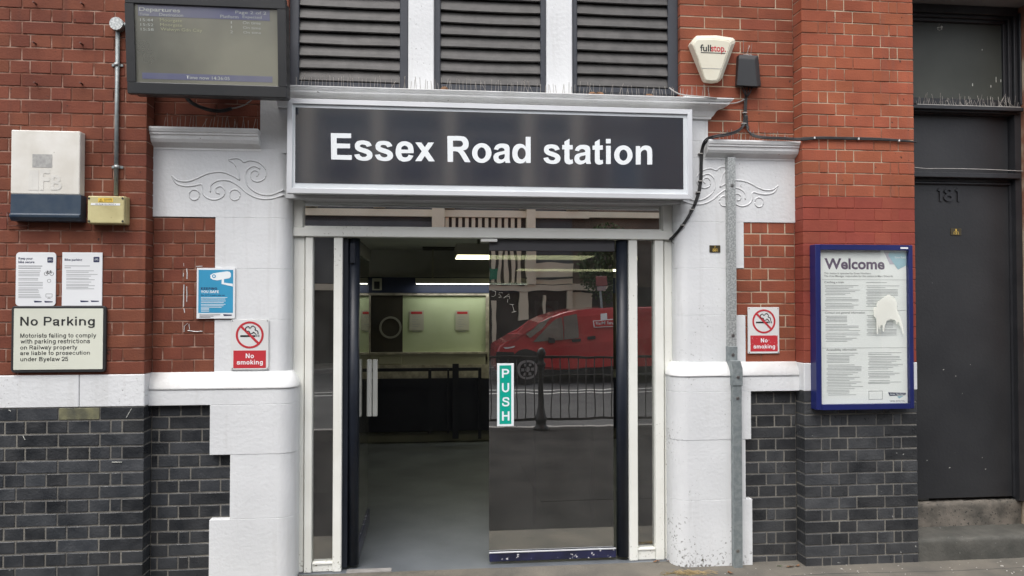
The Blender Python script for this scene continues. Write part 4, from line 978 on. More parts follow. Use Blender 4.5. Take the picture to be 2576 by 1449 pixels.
rg = W(982, 824, YB); MB().ring(rg, .108, .132, YB + .015, YB + .028).build('speaking_ring', 'counter_base', tk)
tb('side_wall_panel', 1232, 737, 1560, 930, YB + .0, .05, 'dark_pane')
tb('green_side_panel', 905, 755, 922, 925, YB + .0, .03, 'green_blind')
def notice(u0, v0, u1, v1, y, label):
    t_ = thing('notice', label, 'notice', (W(u0, v1, y)[0], y, W(u0, v1, y)[1]), 'notices on the ticket window blind')
    vbox('sheet', 'cream_metal', t_, u0, v0, u1, v1, y, .004)
    rules([(u0 + 4, v0 + 3, u1 - 4, v0 + 9)], y - .001, 'red_print', t_, 'red_heading')
    rules([(u0 + 7, v0 + 16 + k * 6, u1 - 9 - (k % 3) * 5, v0 + 17.2 + k * 6) for k in range(7)], y - .001, 'ink_grey', t_)
    return t_
notice(1030, 781, 1066, 831, YB + .012, 'paper notice with red heading on the blind, next to the round speaking ring')
notice(1146, 781, 1180, 831, YB + .012, 'paper notice with red heading on the right part of the green blind')
ic = thing('intercom_box', 'small grey intercom box on the navy strip above the ticket window', 'intercom', (W(948, 712, YB)[0], YB - .03, 1.9))
vbox('casing', 'cream_metal', ic, 936, 700, 960, 730, YB - .06, .035, .004); vbox('speaker_face', 'ink', ic, 941, 708, 955, 727, YB - .063, .003)
# barrier railing in front of the counter
br = thing('queue_barrier', 'dark blue steel queue barrier in front of the ticket counter', 'barrier', (0, 3.7, 0))
YQ = 4.05
for nm, u0, v0, u1, v1 in (('post', 1138, 915, 1154, 1104), ('post', 1203, 926, 1211, 1104), ('top_rail', 925, 926, 1211, 934), ('mid_rail', 925, 952, 1211, 960), ('post', 1077, 930, 1085, 1090), ('post', 1125, 930, 1130, 1090)):
    vbox(nm, 'counter_navy', br, u0, v0, u1, v1, YQ - (.02 if 'post' in nm else 0), .03)
# lights
def luminaire(label, x0, x1, y0, y1, z0, z1, mat='lamp'):
    t_ = thing('ceiling_light', label, 'light', ((x0 + x1) / 2, (y0 + y1) / 2, z0), 'lit strip lights inside the hall')
    MB().box(x0, x1, y0, y1, z0 + .006, z1, .004).build('casing', 'cream_metal', t_)
    MB().box(x0 + .01, x1 - .01, y0 + .01, y1 - .01, z0, z0 + .0055).build('diffuser', mat, t_)
    for xx in (x0 + .2, x1 - .2):
        if z1 < ZC - .03: MB().box(xx - .01, xx + .01, (y0 + y1) / 2 - .01, (y0 + y1) / 2 + .01, z1, ZC).build('rod', 'cream_metal', t_)
luminaire('wide lit ceiling light nearest the doorway', .19, 1.36, CAM.y + 6.14, CAM.y + 6.68, 2.05, 2.15)
luminaire('lit ceiling light seen through the closed door leaf, further back', .95, 2.15, CAM.y + 8.15, CAM.y + 8.6, 2.03, 2.11)
luminaire('slim white tube light on the wall above the ticket window', W(1045, 705, 4.1)[0], W(1330, 705, 4.1)[0], 4.1, 4.28, 1.88, 1.95, 'lamp_white')
luminaire('lit tube light glimpsed beside the dark pivot post', W(860, 716, 4.0)[0], W(921, 716, 4.0)[0], 4.0, 4.1, 1.875, 1.9, 'lamp_white')
hv = MB().box(-.12, .28, 3.9, 4.35, ZC - .012, ZC - .0005, .002).build('ceiling_hatch', 'shop_dark'); tag(hv, 'dark square ceiling hatch inside the hall near the ceiling light', 'hatch')
# notice board behind the closed leaf with the no cycling sign
nb = thing('no_cycling_sign', 'pale board behind the door glass with a no cycling roundel', 'sign', (W(1410, 860, 1.0)[0], 1.0, 0))
vbox('board', 'counter_base', nb, 1336, 745, 1498, 862, 1.0, .02)
vbox('sheet', 'paper', nb, 1345, 757, 1404, 826, .994, .005)
cc = W(1375, 791, .99); MB().ring(cc, .055, .07, .9915, .9935).build('red_ring', 'red_print', nb)
mb = MB()
for dx_ in (-.022, .022): mb.ring((cc[0] + dx_, cc[1] - .008), .011, .014, .9915, .9935, 16)
mb.tube([(cc[0] - .022, .992, cc[1] - .008), (cc[0] - .006, .992, cc[1] + .012), (cc[0] + .014, .992, cc[1] + .012), (cc[0] + .022, .992, cc[1] - .008), (cc[0], .992, cc[1] - .008), (cc[0] - .006, .992, cc[1] + .012)], .0016, 4)
mb.build('bicycle_symbol', 'ink', nb)
rules([(1348, 829 + 4 * k, 1402 - (k % 2) * 8, 830.6 + 4 * k) for k in range(4)], .997, 'ink', nb)
for u_ in (1345, 1490): MB().box(W(u_, 860, 1.01)[0] - .012, W(u_, 860, 1.01)[0] + .012, 1.022, 1.046, 0, W(u_, 760, 1.01)[1]).build('leg', 'counter_navy', nb)

# ================================================================== LEFT WALL FURNITURE
# departures screen
SY = -.34
bx0, bx1, bz0, bz1 = RC(321, -8, 722, 238, SY)
scn = thing('departures_screen', 'black departures screen tilted down from a wall bracket', 'screen', ((bx0 + bx1) / 2, SY + .06, bz0))
ix0, ix1, iz0, iz1 = RC(343, 20, 701, 209, SY)
mb = MB()
for q in ((bx0, bx1, bz0, iz0), (bx0, bx1, iz1, bz1)): mb.box(q[0], q[1], SY, SY + .05, q[2], q[3], .004)
for q in ((bx0, ix0), (ix1, bx1)): mb.box(q[0], q[1], SY, SY + .05, iz0, iz1)
mb.build('bezel', 'black_plastic', scn)
MB().box(bx0 + .006, bx1 - .006, SY + .0505, SY + .15, bz0 + .006, bz1 - .006, .01).build('casing', 'black_plastic', scn)
MB().box(ix0, ix1, SY + .012, SY + .02, iz0, iz1).build('display', 'screen', scn)
def sl(u0, v0, u1, v1): return RC(318 + u0 * .1852 - 0, v0, u1, v1, SY)
k3 = .1852  # 700/2415*.6389
def qs(a, b, c, d): return (306.7 + a * k3, b * k3, 306.7 + c * k3, d * k3)
def rz(a, b, c, d, y):
    return RC(*qs(a, b, c, d), y)
for q in ((260, 115, 2030, 270), (285, 1008, 2050, 1088)):
    a, b, c, d = rz(*q, SY + .0115); MB().box(a, b, SY + .0112, SY + .0118, c, d).build('blue_band', 'screen_blue', scn)
def st(s, a, b, c, d, bold=.0): return (s,) + rz(a, b, c, d, SY + .0105) + (SY + .0105, bold)
lettering([st('Departures', 275, 130, 825, 200, .015), st('Time', 280, 198, 405, 232), st('Destination', 545, 205, 865, 245), st('Page 2 of 2', 1570, 178, 1985, 228), st('Platform', 1365, 228, 1610, 268), st('Expected', 1665, 238, 1920, 282),
           st('Time now 14:36:05', 880, 1030, 1470, 1075, .005)], 'screen_text', scn)
lettering([st('15:44', 285, 272, 460, 308), st('15:52', 287, 335, 460, 370), st('15:58', 288, 395, 462, 430), st('1', 1505, 308, 1517, 340), st('1', 1505, 368, 1517, 400), st('2', 1492, 430, 1530, 465),
           st('On time', 1665, 312, 1905, 350), st('On time', 1668, 378, 1906, 412), st('On time', 1670, 440, 1908, 472)], 'screen_text', scn, 'times')
lettering([st('Moorgate', 550, 275, 848, 328), st('Moorgate', 552, 337, 848, 386), st('Welwyn Gdn City', 555, 398, 1115, 452)], 'screen_text_yellow', scn, 'destinations')
MB().box((bx0 + bx1) / 2 - .1, (bx0 + bx1) / 2 + .1, SY + .14, -.002, bz0 + .15, bz0 + .35, .006).build('wall_bracket', 'black_plastic', scn)
scn.rotation_euler = (R(5.5), 0, 0)
def wall_cable(name, label, pts, y, r, mat, cat='cable', n=6, parent=None, clips=()):
    P = smooth_path([(W(p[0], p[1], p[2] if len(p) > 2 else y)[0], p[2] if len(p) > 2 else y, W(p[0], p[1], p[2] if len(p) > 2 else y)[1]) for p in pts], n)
    o = MB().tube(P, r, 6).build(name, mat, parent)
    if parent is None: tag(o, label, cat)
    return o
def rq(a, b): return (a * .3968, b * .3968)
wall_cable('cable', 'black cable loop hanging below the departures screen', [(*rq(1165, 598), -.2), (*rq(1220, 655), -.12), (*rq(1320, 695), -.08), (*rq(1400, 703), -.06), (*rq(1470, 688), -.05)], -.05, .011, 'cable_black')
wall_cable('cable', 'thin grey cable end rising from the loop below the departures screen', [(*rq(1465, 688), -.05), (*rq(1510, 680), -.05), (*rq(1560, 660), -.06), (*rq(1612, 618), -.12)], -.05, .004, 'cable_grey')
# conduit
cd = thing('conduit', 'thin grey steel conduit pipe rising from yellow box to round junction', 'conduit', (*[xu(293, 300, YP - .02)], YP, 2.1))
xa, za = W(292.5, 492, YP - .015); xb, zb_ = W(295.5, 72, YP - .015)
MB().tube([((xa + xb) / 2, YP - .015, za), ((xa + xb) / 2, YP - .015, zb_)], .0115, 12).build('pipe', 'galv_dull', cd)
xj, zj = W(294.5, 61, YP - .03)
MB().disc((xj, zj), .037, YP - .045, YP, 24).build('junction_lid', 'galv', cd)
MB().tube([(xj, YP - .02, zj), (xj + .09, YP - .02, zj)], .014, 10).build('side_pipe', 'galv_dull', cd)
for vv in (163, 420):
    xk, zk = W(293.5, vv, YP - .015); MB().box(xk - .032, xk + .032, YP - .006, YP, zk - .008, zk + .008, .002).build('clamp', 'galv_dull', cd)
    MB().tube([(xk - .0, YP - .016, zk - .009), (xk, YP - .016, zk + .009)], .0145, 12).build('collar', 'galv', cd)
# cabinet
cb = thing('meter_cabinet', 'white wall cabinet with dark blue lower flap on the red brick', 'cabinet', (xu(117, 490, YP), YP, zv(117, 556, YP)))
YC = YP - .065
x0, x1, z0, z1 = RC(27, 328, 201, 489, YC); MB().box(x0, x1, YC, YP, z0, z1, .006, 2).build('door', 'cabinet_white', cb)
x0b, x1b, z0b, z1b = RC(27, 489, 204, 556, YC)
MB().prism([(YP, z1b - .001), (YC - .002, z1b - .001), (YC - .006, z0b + .04), (YC - .02, z0b + .035), (YC - .018, z0b + .02), (YC + .002, z0b), (YP, z0b)], x0b, x1b, .002, axis='x').build('flap', 'cabinet_blue', cb)
vbox('worn_label', 'worn_label', cb, 81.5, 388, 131, 421, YC - .0012, .001)
mbg = MB()
for q in ((74, 428, 97, 478),): vbox('faded_patch', 'ghost2', cb, *q, YC - .0009, .0008)
lettering([vt('L', 72, 440, 97, 478, YC - .0016, .03), vt('F', 100, 426, 125, 478, YC - .0016, .03), vt('B', 128, 440, 155, 478, YC - .0016, .02)], 'ghost', cb, 'faded_letters')
# wire bracket below the cabinet
mb = MB(); P = [(*W(18, 535, YP - .02),), (*W(19, 563, YP - .02),), (*W(22, 568, YP - .02),), (*W(72, 568, YP - .02),), (*W(74.5, 565, YP - .02),), (*W(74.5, 556, YP - .02),)]
mb.tube([(a, YP - .02, b) for a, b in P], .003, 6); mb.tube([(P[0][0], YP - .02, P[0][1]), (P[0][0], YP, P[0][1])], .003, 6)
tag(mb.build('wire_bracket', 'rust'), 'thin bent wire bracket sticking out below the white cabinet', 'bracket')
# yellow box
yb = thing('electrical_box', 'cream yellow electrical box with warning sticker below the conduit', 'electrical box', (xu(267, 530, YP), YP, zv(267, 562, YP)))
YY = YP - .08
x0, x1, z0, z1 = RC(219.5, 493, 313, 562, YY); MB().box(x0, x1, YY + .022, YP, z0 - .002, z1 + .002, .006, 2).build('body', 'yellow_box', yb); MB().box(x0 + .001, x1 - .001, YY, YY + .021, z0, z1, .006, 2).build('lid', 'yellow_box', yb)
for (uu, vv) in ((224, 499), (308.5, 499), (224, 556.5), (308.5, 556.5)):
    xk, zk = W(uu, vv, YY); MB().disc((xk, zk), .006, YY - .002, YY + .002, 10).build('screw', 'ink', yb)
vbox('warning_sticker', 'warning_yellow', yb, 246.5, 498, 284, 508.5, YY - .001, .0009)
vbox('circuit_label', 'paper', yb, 228.5, 511, 302, 516.5, YY - .001, .0009)
lettering([vt('DANGER', 262, 499.5, 282, 502.8, YY - .0012, .02), vt('230 VOLTS', 262, 504, 282, 507, YY - .0012, .02), vt('FED FROM DB & CIRCUIT 4', 240, 512.3, 291, 515.4, YY - .0012, .01)], 'ink', yb)
a = W(253.5, 499.5, YY)[1]; b = W(253.5, 507, YY)[1]; c = W(250, 507, YY)[0]; d = W(259, 507, YY)[0]
mbt = MB(); mbt.tube([(c, YY - .0012, b), ((c + d) / 2, YY - .0012, a), (d, YY - .0012, b), (c, YY - .0012, b)], .001, 4); mbt.tube([((c + d) / 2, YY - .0012, a - .006), ((c + d) / 2, YY - .0012, b + .004)], .0011, 4); mbt.build('warning_triangle', 'ink', yb)
# leftover bolts
bolts = {(91, 10): 'topmost left', (210, 12): 'topmost right', (90, 110): 'middle left', (208, 112): 'middle right', (93, 211): 'lowest left', (208, 212): 'lowest right'}
for (uu, vv), w_ in bolts.items():
    xk, zk = W(uu, vv, YP)
    o = MB().tube([(xk, YP + .01, zk), (xk, YP - .035, zk)], .005, 8).build('wall_bolt', 'rust'); tag(o, 'rusty bolt sticking out of the red brick, %s of six' % w_, 'bolt', 'leftover bolts in the left pier')

# posters
def q2(a, b, c, d): return (a * .3086, 543 + b * .3086, c * .3086, 543 + d * .3086)
def rounded_rect(x0, x1, z0, z1, r, n=5):
    pts = []
    for cx_, cz_, a0 in ((x1 - r, z1 - r, 0), (x0 + r, z1 - r, 90), (x0 + r, z0 + r, 180), (x1 - r, z0 + r, 270)):
        for k in range(n + 1):
            a = R(a0 + 90 * k / n); pts.append((cx_ + r * math.cos(a), cz_ + r * math.sin(a)))
    return pts
def plate(parent, name, mat, q, y, d, r=0, bev=.001):
    x0, x1, z0, z1 = RC(*q, y)
    return MB().prism(rounded_rect(x0, x1, z0, z1, r) if r else [(x0, z0), (x1, z0), (x1, z1), (x0, z1)], y, y + d, bev).build(name, mat, parent)
def bike(mb, c, s, y):
    x, z_ = c
    for dx_ in (-.5, .5): mb.ring((x + dx_ * s, z_), .3 * s, .37 * s, y - .0004, y, 16)
    for seg in (((-.5, 0), (-.25, .45)), ((-.25, .45), (.35, .45)), ((.35, .45), (.5, 0)), ((-.05, 0), (.35, .45)), ((-.05, 0), (-.25, .45)), ((-.5, 0), (-.05, 0)), ((.35, .45), (.3, .62)), ((.2, .62), (.42, .6)), ((-.35, .55), (-.15, .55))):
        mb.tube([(x + p[0] * s, y - .0003, z_ + p[1] * s) for p in seg], .04 * s, 4)
def swoosh(parent, q, y):
    x0, x1, z0, z1 = RC(*q2(*q), y); h = z1 - z0; w_ = x1 - x0
    MB().prism([(x0, z1 - h * .05), (x1, z1 - h * .2), (x1 - w_ * .04, z0 + h * .45), (x0 + w_ * .1, z0 + h * .35)], y - .0005, y).build('operator_logo', 'ink_navy', parent)
YPo = YP - .006
p1 = thing('poster', 'white rounded poster headed Keep your bike secure, above the parking board', 'poster', (xu(90, 770, YP), YP, zv(90, 770, YP)))
plate(p1, 'backing', 'paper', q2(128, 297, 455, 735), YPo, .005, .02)
lettering([vt('Keep your', *q2(150, 337, 268, 362), YPo - .0006, .02), vt('bike secure', *q2(150, 365, 281, 386), YPo - .0006, .02)], 'ink_navy', p1)
plate(p1, 'icon_square', 'ink_navy', q2(386, 337, 432, 381), YPo - .0008, .0007, .004, 0)
rules([q2(150, 405 + k * 17, 345 - 12 * (k % 2), 413 + k * 17) for k in range(2)] + [q2(150, v, 350 - (v * 7) % 45, v + 5) for v in (446, 460, 473, 486, 507, 520, 540, 553, 566, 585, 597, 609, 622, 640, 652, 664)], YPo, 'ink_grey', p1)
mb = MB(); bike(mb, W(399 * .3086, 543 + 472 * .3086, YPo), .03, YPo); x0, x1, z0, z1 = RC(*q2(374, 636, 425, 662), YPo)
for seg in (((x0, z0), (x1, z0)), ((x1, z0), (x1, z1)), ((x1, z1), (x0, z1)), ((x0, z1), (x0, z0)), (((x0 + x1) / 2, z0), ((x0 + x1) / 2, z0 - .008)), ((x0 + .008, z0 - .008), (x1 - .008, z0 - .008))): mb.tube([(p[0], YPo - .0003, p[1]) for p in seg], .0008, 4)
mb.ring(W(400 * .3086, 543 + 530 * .3086, YPo), .009, .0105, YPo - .0004, YPo, 14); mb.build('icons', 'ink', p1)
mb = MB(); bike(mb, W(409 * .3086, 543 + 361 * .3086, YPo - .001), .013, YPo - .0009); mb.build('bicycle_icon', 'letter_white', p1)
swoosh(p1, (275, 690, 342, 716), YPo); swoosh(p1, (360, 692, 430, 716), YPo)
p2 = thing('poster', 'white square cornered poster headed Bike parking, above the parking board', 'poster', (xu(206, 770, YP), YP, zv(206, 770, YP)))
plate(p2, 'backing', 'paper', q2(505, 298, 833, 733), YPo, .005)
lettering([vt('Bike parking', *q2(527, 348, 670, 372), YPo - .0006, .02)], 'ink_navy', p2)
plate(p2, 'icon_square', 'ink_navy', q2(762, 334, 810, 378), YPo - .0008, .0007, .004, 0)
mb = MB(); bike(mb, W(786 * .3086, 543 + 358 * .3086, YPo - .001), .013, YPo - .0009); mb.build('bicycle_icon', 'letter_white', p2)
rules([q2(527, 405, 733, 411), q2(527, 420, 578, 426)] + [q2(540, v, 800 - (v * 11) % 90, v + 5) for v in (445, 457, 475, 488, 506, 518, 537, 555, 567, 580, 592)], YPo, 'ink_grey', p2)
swoosh(p2, (652, 688, 722, 712), YPo); swoosh(p2, (738, 688, 808, 710), YPo)
p3 = thing('no_parking_sign', 'large cream No Parking board with black rounded frame', 'sign', (xu(147, 936, YP), YP, zv(147, 936, YP)))
plate(p3, 'frame', 'black_plastic', q2(90, 735, 862, 1275), YP - .022, .02, .018, .003)
plate(p3, 'board', 'board_cream', q2(111, 755, 838, 1252), YP - .0245, .004, .004, 0)
yy = YP - .0252
lettering([vt('No Parking', *q2(165, 822, 772, 915), yy, 124), vt('Motorists failing to comply', *q2(165, 957, 784, 1002), yy, 116), vt('with parking restrictions', *q2(168, 1003, 733, 1050), yy, 116), vt('on Railway property', *q2(165, 1055, 630, 1098), yy, 116),
           vt('are liable to prosecution', *q2(165, 1101, 733, 1142), yy, 116), vt('under Byelaw 25', *q2(165, 1150, 555, 1194), yy, 116)], 'ink', p3)
# cctv sign
YG = -.016
p4 = thing('cctv_sign', 'sky blue camera surveillance sign with white camera, straddling brick and white stone', 'sign', (xu(543, 802, YG), YG, zv(543, 802, YG)))
plate(p4, 'backing', 'paper', q2(1603, 425, 1916, 838), YG, .01)
plate(p4, 'blue_field', 'poster_blue', q2(1617, 440, 1900, 791), YG - .0008, .0008, 0, 0)
y4 = YG - .0014
def c2(a, b): return W(a * .3086, 543 + b * .3086, y4)
mb = MB()
mb.prism([c2(*p) for p in ((1722, 478), (1740, 468), (1850, 452), (1872, 456), (1882, 470), (1882, 496), (1870, 508), (1770, 526), (1735, 520), (1716, 508), (1714, 482))], y4 - .0002, y4)
mb.prism([c2(*p) for p in ((1808, 518), (1826, 514), (1826, 545), (1898, 553), (1898, 576), (1806, 555))], y4 - .0006, y4 - .0003)
mb.build('camera_symbol', 'letter_white', p4)
mb = MB(); mb.ring(c2(1744, 492), .006, .011, y4 - .0009, y4 - .0004, 20); mb.build('lens_ring', 'poster_blue', p4)
lettering([vt('KEEPING', *q2(1638, 583, 1771, 602), y4, 160)], 'ink_navy', p4); lettering([vt('YOU SAFE', *q2(1638, 608, 1785, 629), y4, 150)], 'letter_white', p4)
lettering([vt('Our CCTV is looking after you', *q2(1638, 641, 1832, 655), y4, .02)], 'ink_navy', p4, 'subtitle')
rules([q2(1638, v, 1875 - (v * 13) % 70, v + 4) for v in (664, 676, 692, 704, 719, 731, 743)] + [q2(1638, v, 1705, v + 4) for v in (754, 764, 775)], y4 + .0004, 'letter_white', p4)
rules([q2(1626, 804, 1795, 809), q2(1626, 815, 1740, 819), q2(1626, 825, 1715, 829)], y4 + .0006, 'ink_mid', p4, 'small_print')
swoosh(p4, (1818, 800, 1890, 824), y4 + .0004)
# no smoking signs
def no_smoking(q, circ, r, panel, tNo, tSm, y, label, worn=False):
    x0, x1, z0, z1 = RC(*q, y)
    t_ = thing('no_smoking_sign', label, 'sign', ((x0 + x1) / 2, y, z0), 'no smoking signs')
    MB().box(x0, x1, y, y + .008, z0, z1, .0015).build('plate', 'plastic_white', t_)
    MB().box(*(lambda a: (a[0], a[1], y - .0008, y - .0001, a[2], a[3]))(RC(*panel, y))).build('red_panel', 'red_print', t_)
    c = W(*circ, y); rr = W(circ[0] + r, circ[1], y)[0] - c[0]
    mb = MB()
    # cigarette
    mb.box(c[0] - rr * .68, c[0] + rr * .42, y - .0006, y - .0001, c[1] - rr * .16, c[1] - rr * .02)
    for dx_ in (.48, .62): mb.box(c[0] + rr * dx_, c[0] + rr * (dx_ + .07), y - .0006, y - .0001, c[1] - rr * .16, c[1] - rr * .0)
    sm = smooth_path([(-.28, .28), (-.3, .5), (-.12, .62), (.02, .5), (.2, .66), (.4, .52), (.38, .36), (.56, .28), (.6, .04)]); sm2 = smooth_path([(-.28, .28), (-.05, .26), (.02, .1), (.2, .12), (.28, .2), (.46, .02)])
    for s_ in (sm, sm2): mb.tube([(c[0] + rr * a, y - .0006, c[1] + rr * b) for a, b in s_], rr * .035, 4)
    mb.build('cigarette_symbol', 'ink', t_)
    mb = MB(); mb.ring(c, rr * .85, rr, y - .0014, y - .0007, 48)
    mb.prism([(c[0] - rr * .68, c[1] + rr * .56), (c[0] - rr * .56, c[1] + rr * .68), (c[0] + rr * .68, c[1] - rr * .56), (c[0] + rr * .56, c[1] - rr * .68)], y - .0016, y - .0009)
    mb.build('prohibition_ring', 'red_print', t_)
    lettering([vt('No', *tNo, y - .0012, 135), vt('smoking', *tSm, y - .0012, 135)], 'letter_white', t_)
    for (a, b) in ((x0 + .008, z0 + .008), (x1 - .008, z0 + .008), (x0 + .008, z1 - .008), (x1 - .008, z1 - .008)):
        MB().disc((a, b), .0035, y - .002, y, 8).build('screw', 'ink_mid', t_)
    if worn:
        mb = MB()
        for k in range(26):
            a = random.uniform(x0 + .012, x1 - .012); b = random.uniform(RC(*panel, y)[2] + .004, RC(*panel, y)[3] - .004); s_ = random.uniform(.001, .003)
            mb.prism([(a, b), (a + s_ * 2, b + s_), (a + s_, b + s_ * 2.4)], y - .0014, y - .0009)
        mb.build('chipped_print', 'plastic_white', t_)
no_smoking(q2(1884, 845, 2190, 1254), (628.3, 842.4), 35, (587, 881.6, 669, 926), q2(2003, 1122, 2070, 1160), q2(1930, 1174, 2142, 1222), -.0145, 'no smoking sign with clean red panel on white stone, below the blue camera sign')
def q6(a, b, c, d): return (1661 + a * .3086, 543 + b * .3086, 1661 + c * .3086, 543 + d * .3086)
no_smoking(q6(715, 745, 970, 1122), (1921.5, 808.4), 29, q6(735, 975, 957, 1105), q6(820, 998, 875, 1032), q6(760, 1048, 935, 1090), -.012, 'no smoking sign with chipped red panel on brick, right of the steel channel', True)

# ================================================================== RIGHT WALL FURNITURE
def asset_plate(label, q, y, top, bot):
    x0, x1, z0, z1 = RC(*q, y); t_ = thing('number_plate', label, 'plate', ((x0 + x1) / 2, y, z0), 'small brass number plates')
    MB().box(x0, x1, y, y + .004, z0, z1, .001).build('plate', 'brass', t_)
    u0, v0, u1, v1 = q; um = (u0 + u1) / 2; h = v1 - v0
    lettering([vt(top, um - 1.6, v0 + h * .1, um + 1.6, v0 + h * .4, y - .0004, .02), vt(bot, um - 6, v0 + h * .55, um + 6, v0 + h * .88, y - .0004, .02)], 'brass_text', t_)
    rules([(um - 6, v0 + h * .46, um + 6, v0 + h * .5)], y - .0002, 'brass_text', t_)
asset_plate('small dark plate with yellow 001 on the white jamb', q6(402, 240, 490, 298), -.009, '7', '001')
# steel channel
ch_ = thing('cable_channel', 'tall galvanised steel cable channel with a cranked joint on the white jamb', 'cable channel', (xu(1845, 1430, -.05), -.05, 0))
YU, YL = -.045, -.09
ux0, ux1 = xu(1832, 640, YU), xu(1851.5, 640, YU); lx0, lx1 = xu(1846, 1200, YL), xu(1867, 1200, YL)
zt_, zj1, zj0 = zv(1842, 395, YU), zv(1845, 876, YU), zv(1855, 966, YL)
def chan(mb, x0, x1, yf, yb, z0, z1):
    mb.box(x0, x1, yf, yf + .003, z0, z1); mb.box(x0, x0 + .003, yf + .003, yb, z0, z1); mb.box(x1 - .003, x1, yf + .003, yb, z0, z1)
mb = MB(); chan(mb, ux0, ux1, YU, -.004, zj1, zt_); mb.build('upper_channel', 'galv', ch_)
mb = MB(); chan(mb, lx0, lx1, YL, -.05, 0, zj0); mb.build('lower_channel', 'galv_dull', ch_)
zm1, zm0 = zv(1845, 906, YU), zv(1852, 915, YL)
mb = MB(); mb.box(ux0 - .003, ux1 + .004, YU - .006, -.002, zm1 - .01, zj1 + .012, .002)
pts = [(ux0 - .003, zm1 + .0), (ux1 + .004, zm1 + .0), (lx1 + .006, zm1 - .05), (lx1 + .006, zj0 - .01), (lx0 - .004, zj0 - .01), (lx0 - .004, zm1 - .05)]
mb.prism(pts, YL - .006, -.01, .002); mb.build('cranked_joint', 'galv_dull', ch_)
for (uu, vv, yy_) in ((1842, 467, YU), (1844, 844, YU), (1844, 893, YU - .006), (1857, 949, YL - .006), (1856, 1002, YL), (1856, 1386, YL)):
    xk, zk = W(uu, vv, yy_); mb = MB(); mb.disc((xk, zk), .011, yy_ - .0015, yy_, 16); mb.disc((xk, zk), .006, yy_ - .006, yy_ - .0015, 8); mb.build('bolt', 'bolt', ch_)
# alarm box
def q1b(a, b, y=None): return (1661 + a * .397, b * .397)
al = thing('alarm_box', 'cream wedge shaped burglar alarm box lettered fullstop on red brick', 'alarm box', (xu(1789, 209, 0), 0, zv(1789, 209, 0)))
YA = -.085
outer = [W(*q1b(*p), -.01) for p in ((180, 290), (186, 275), (212, 243), (222, 240), (340, 238), (445, 254), (457, 266), (459, 285), (378, 505), (366, 522), (330, 527), (280, 522), (268, 510))]
front = [W(*q1b(*p), YA) for p in ((208, 288), (213, 268), (228, 250), (240, 247), (340, 246), (430, 258), (443, 268), (445, 285), (370, 498), (360, 512), (330, 516), (292, 512), (282, 502))]
t = bmesh.new(); rA = [t.verts.new((p[0], 0, p[1])) for p in outer]; rB = [t.verts.new((p[0], -.05, p[1])) for p in outer]; rC = [t.verts.new((p[0], YA, p[1])) for p in front]
n = len(outer)
for r0, r1 in ((rA, rB), (rB, rC)):
    for k in range(n): t.faces.new((r0[k], r0[(k + 1) % n], r1[(k + 1) % n], r1[k]))
t.faces.new(rC); t.faces.new(rA[::-1])
bmesh.ops.recalc_face_normals(t, faces=t.faces[:])
bmesh.ops.bevel(t, geom=[e for e in t.edges if all(abs(v.co.y - YA) < 1e-5 for v in e.verts)], offset=.006, segments=3, affect='EDGES')
mb = MB(); mb.merge(t); mb.build('cover', 'alarm', al)
ya = YA - .001
lettering([vt('full', *[*q1b(253, 282)], *[*q1b(322, 326)], ya, .02)], 'ink', al)
lettering([vt('stop.', *q1b(322, 290), *q1b(416, 342), ya, .02)], 'red_print', al)
rules([(*q1b(258, 333), *q1b(412, 337))], ya, 'ink', al, 'underline')
rules([(*q1b(262, 433), *q1b(392, 435))], ya, 'ink_grey', al, 'seam')
# black junction box
jb = thing('junction_box', 'black plastic junction box with cables fanning out below', 'junction box', (xu(1880, 221, 0), 0, zv(1880, 221, 0)))
YJ = -.07
o1 = [W(1854, 141, -.01), W(1902, 144, -.01), W(1909, 220, -.01), W(1850, 217, -.01)]; o2 = [W(1858, 147, YJ), W(1898, 149, YJ), W(1905, 218, YJ), W(1853, 215, YJ)]
t = bmesh.new(); a_ = [t.verts.new((p[0], 0, p[1])) for p in o1]; b_ = [t.verts.new((p[0], -.045, p[1])) for p in o1]; c_ = [t.verts.new((p[0], YJ, p[1])) for p in o2]
for r0, r1 in ((a_, b_), (b_, c_)):
    for k in range(4): t.faces.new((r0[k], r0[(k + 1) % 4], r1[(k + 1) % 4], r1[k]))
t.faces.new(c_); t.faces.new(a_[::-1]); bmesh.ops.recalc_face_normals(t, faces=t.faces[:]); bmesh.ops.bevel(t, geom=t.edges[:], offset=.003, segments=2, affect='EDGES')
mb = MB(); mb.merge(t); mb.build('cover', 'black_plastic', jb)
mb = MB()
for (dx_) in (-14, -7, 3, 12):
    mb.tube([(W(1880 + dx_, 219, -.03)[0], -.03, W(1880 + dx_, 219, -.03)[1]), (W(1880 + dx_ * .5, 235, -.025)[0], -.025, W(1880, 235, -.025)[1]), (W(1876, 248, -.015)[0], -.015, W(1876, 248, -.015)[1])], .004, 6)
mb.build('cable_tail', 'cable_black', jb)
spikes('three bent bird spikes on top of the black junction box', W(1868, 141, -.03)[0], W(1890, 141, -.03)[0], W(1880, 141, -.03)[1], -.03, 4, .07, .1)
bd = thing('cable_bundle', 'black cable bundle running from junction box down past the sign to the door frame', 'cables', (xu(1780, 400, -.02), -.02, 2.0))
